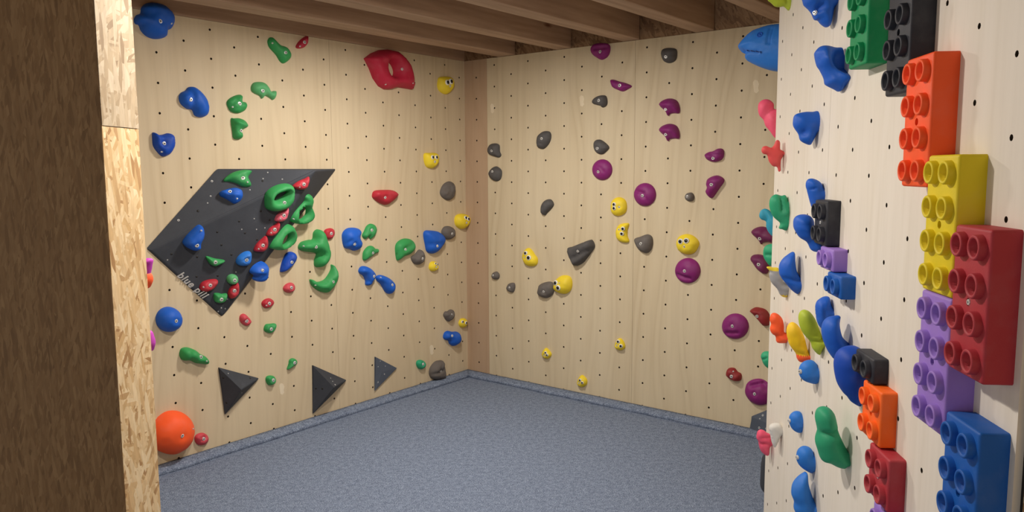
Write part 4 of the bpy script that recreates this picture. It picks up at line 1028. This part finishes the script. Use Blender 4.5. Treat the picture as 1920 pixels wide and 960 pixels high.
def brick(label, mk, a0, z0, nx, nz, H, W=None, Ht=None, bolt=None, hole=None):
    """a0,z0: nearer top corner on the wall; grows away from the camera and down"""
    W = W or 0.142; Ht = Ht or 0.0735 * nz
    O = WR.at(a0 + W / 2, z0 + CAMZ - Ht / 2); mw = frame(O, WR.N)
    bm = box_bm(-W / 2, W / 2, -H, 0.0, -Ht / 2, Ht / 2)
    ed = [e for e in bm.edges if not all(abs(v.co.y) < 1e-6 for v in e.verts)]
    bmesh.ops.bevel(bm, geom=ed, offset=0.0065, segments=4, profile=0.5, affect='EDGES')
    o = from_bm('brick_hold', bm, hm(mk), mw, smooth=True)
    if hole is not None:
        cb = box_bm(0, 0.001, 0, 0.001, 0, 0.001); cb.free()
        cb = lathe_bm([(0, -0.02), (0.0085, -0.02), (0.0085, 0.02), (0, 0.02)], 20)
        co = from_bm('cutter', cb, hm(mk), mw @ Matrix.Translation((hole[0], -H, hole[1])))
        bpy.context.view_layer.update()
        md = o.modifiers.new('b', 'BOOLEAN'); md.object = co; md.operation = 'DIFFERENCE'; md.solver = 'EXACT'
        dg = bpy.context.evaluated_depsgraph_get(); me = bpy.data.meshes.new_from_object(o.evaluated_get(dg))
        o.modifiers.clear(); o.data = me; bpy.data.objects.remove(co)
        bm = bmesh.new(); bm.from_mesh(me); bm.to_mesh(me); bm.free()
    o.data.set_sharp_from_angle(angle=math.radians(50))
    tag(o, label, 'climbing hold', 'toy brick shaped holds on the near right wall')
    o['category'] = 'climbing hold'
    sx = W / 2; sz = Ht / nz
    for i in range(nx):
        for j in range(nz):
            put('stud', stud_mesh(mk), o, mw @ Matrix.Translation(((i - (nx - 1) / 2) * sx, -H, ((nz - 1) / 2 - j) * sz)))
    if bolt is not None:
        put('bolt', bolt_mesh(0.006), o, mw @ Matrix.Translation((bolt[0], -H + 0.004, bolt[1])))
    return o
def a_of(x, y, h=0.0): a, z = WR.az(x, y, h); return a, z - CAMZ
ag, zg = a_of(1623, 121, .056); ab, zb = a_of(1657, 182, .056)
brick('green brick hold with studs, leftmost of the big bricks, cut by the picture top', 'b_green', ag, zg + .297, 2, 4, .056, bolt=(-.003, -.020), hole=(-.003, -.020))
brick('black brick hold with eight studs between the green and orange bricks', 'b_black', a_of(1752, 100)[0], zb + .293, 2, 4, .056, hole=(0, 0))
brick('orange brick hold with eight studs, large one up high', 'b_orange', 1.789, .251, 2, 4, .056, hole=(0, 0))
brick('yellow brick hold with eight studs', 'b_yellow', 1.645, .027, 2, 4, .056, hole=(0, 0))
brick('dark red brick hold with eight studs, large one at the right', 'b_red', 1.500, -.114, 2, 4, .056, hole=(0, 0), bolt=(0, 0))
avi = a_of(1829, 700)[0]
brick('violet brick hold with eight studs under the yellow brick', 'b_violet', avi, -.268, 2, 4, .056, hole=(0, 0))
brick('blue brick hold with studs at the bottom right, cut by the picture bottom', 'b_blue', 1.496, -.500, 2, 4, .056, hole=(0, 0))
brick('small black brick hold with four studs beside the blue bulb hold', 'b_black', 2.548, -.103, 2, 2, .043, W=.135, Ht=.146, bolt=(0, 0), hole=(0, 0))
brick('small violet brick hold with two studs, between black and blue small bricks', 'b_violet', 2.465, -.251, 2, 1, .044, W=.135, Ht=.070)
brick('small blue brick hold with two studs', 'b_blue', 2.380, -.323, 2, 1, .044, W=.135, Ht=.070)
brick('low small black brick hold with two studs', 'b_black', 2.099, -.507, 2, 1, .040, W=.138, Ht=.069)
brick('small orange brick hold with four studs under the low black brick', 'b_orange2', 2.029, -.578, 2, 2, .041, W=.136, Ht=.148, hole=(0, 0))
brick('small dark red brick hold with four studs under the small orange brick', 'b_red', 1.955, -.730, 2, 2, .042, W=.138, Ht=.138, hole=(0, 0), bolt=(0, 0))
brick('violet brick hold at the bottom frame edge, only its top stud showing', 'b_violet', 1.895, -.870, 2, 2, .042, W=.150, Ht=.14)

# ================================================================ light
def point(name, loc, e, r, c):
    l = bpy.data.lights.new(name, 'POINT'); l.energy = e; l.shadow_soft_size = r; l.color = c
    o = bpy.data.objects.new(name, l); col.objects.link(o); o.location = loc; return o
def downlight(name, loc, e, size, c):
    l = bpy.data.lights.new(name, 'AREA'); l.shape = 'DISK'; l.size = size; l.energy = e; l.color = c
    o = bpy.data.objects.new(name, l); col.objects.link(o); o.location = loc; return o
downlight('ceiling_lamp', (-0.42, 2.42, TOP - 0.02), 22, 0.12, (1.0, 0.93, 0.85))
point('ceiling_lamp_bulb', (-0.42, 2.42, TOP - 0.05), 16, 0.05, (1.0, 0.93, 0.85))
downlight('room_fill', (-0.35, 4.05, TOP - 0.02), 33, 0.22, (1.0, 0.94, 0.87))  # added fill to even out the far walls, no lamp of the room
w = bpy.data.worlds.new('world'); scene.world = w; w.use_nodes = True
bg = w.node_tree.nodes['Background']; bg.inputs[0].default_value = (1.0, 0.95, 0.88, 1); bg.inputs[1].default_value = 0.55
scene.view_settings.view_transform = 'Standard'
scene.view_settings.look = 'None'
scene.view_settings.exposure = 0.15
scene.view_settings.gamma = 1.0
scene.view_settings.use_curve_mapping = False
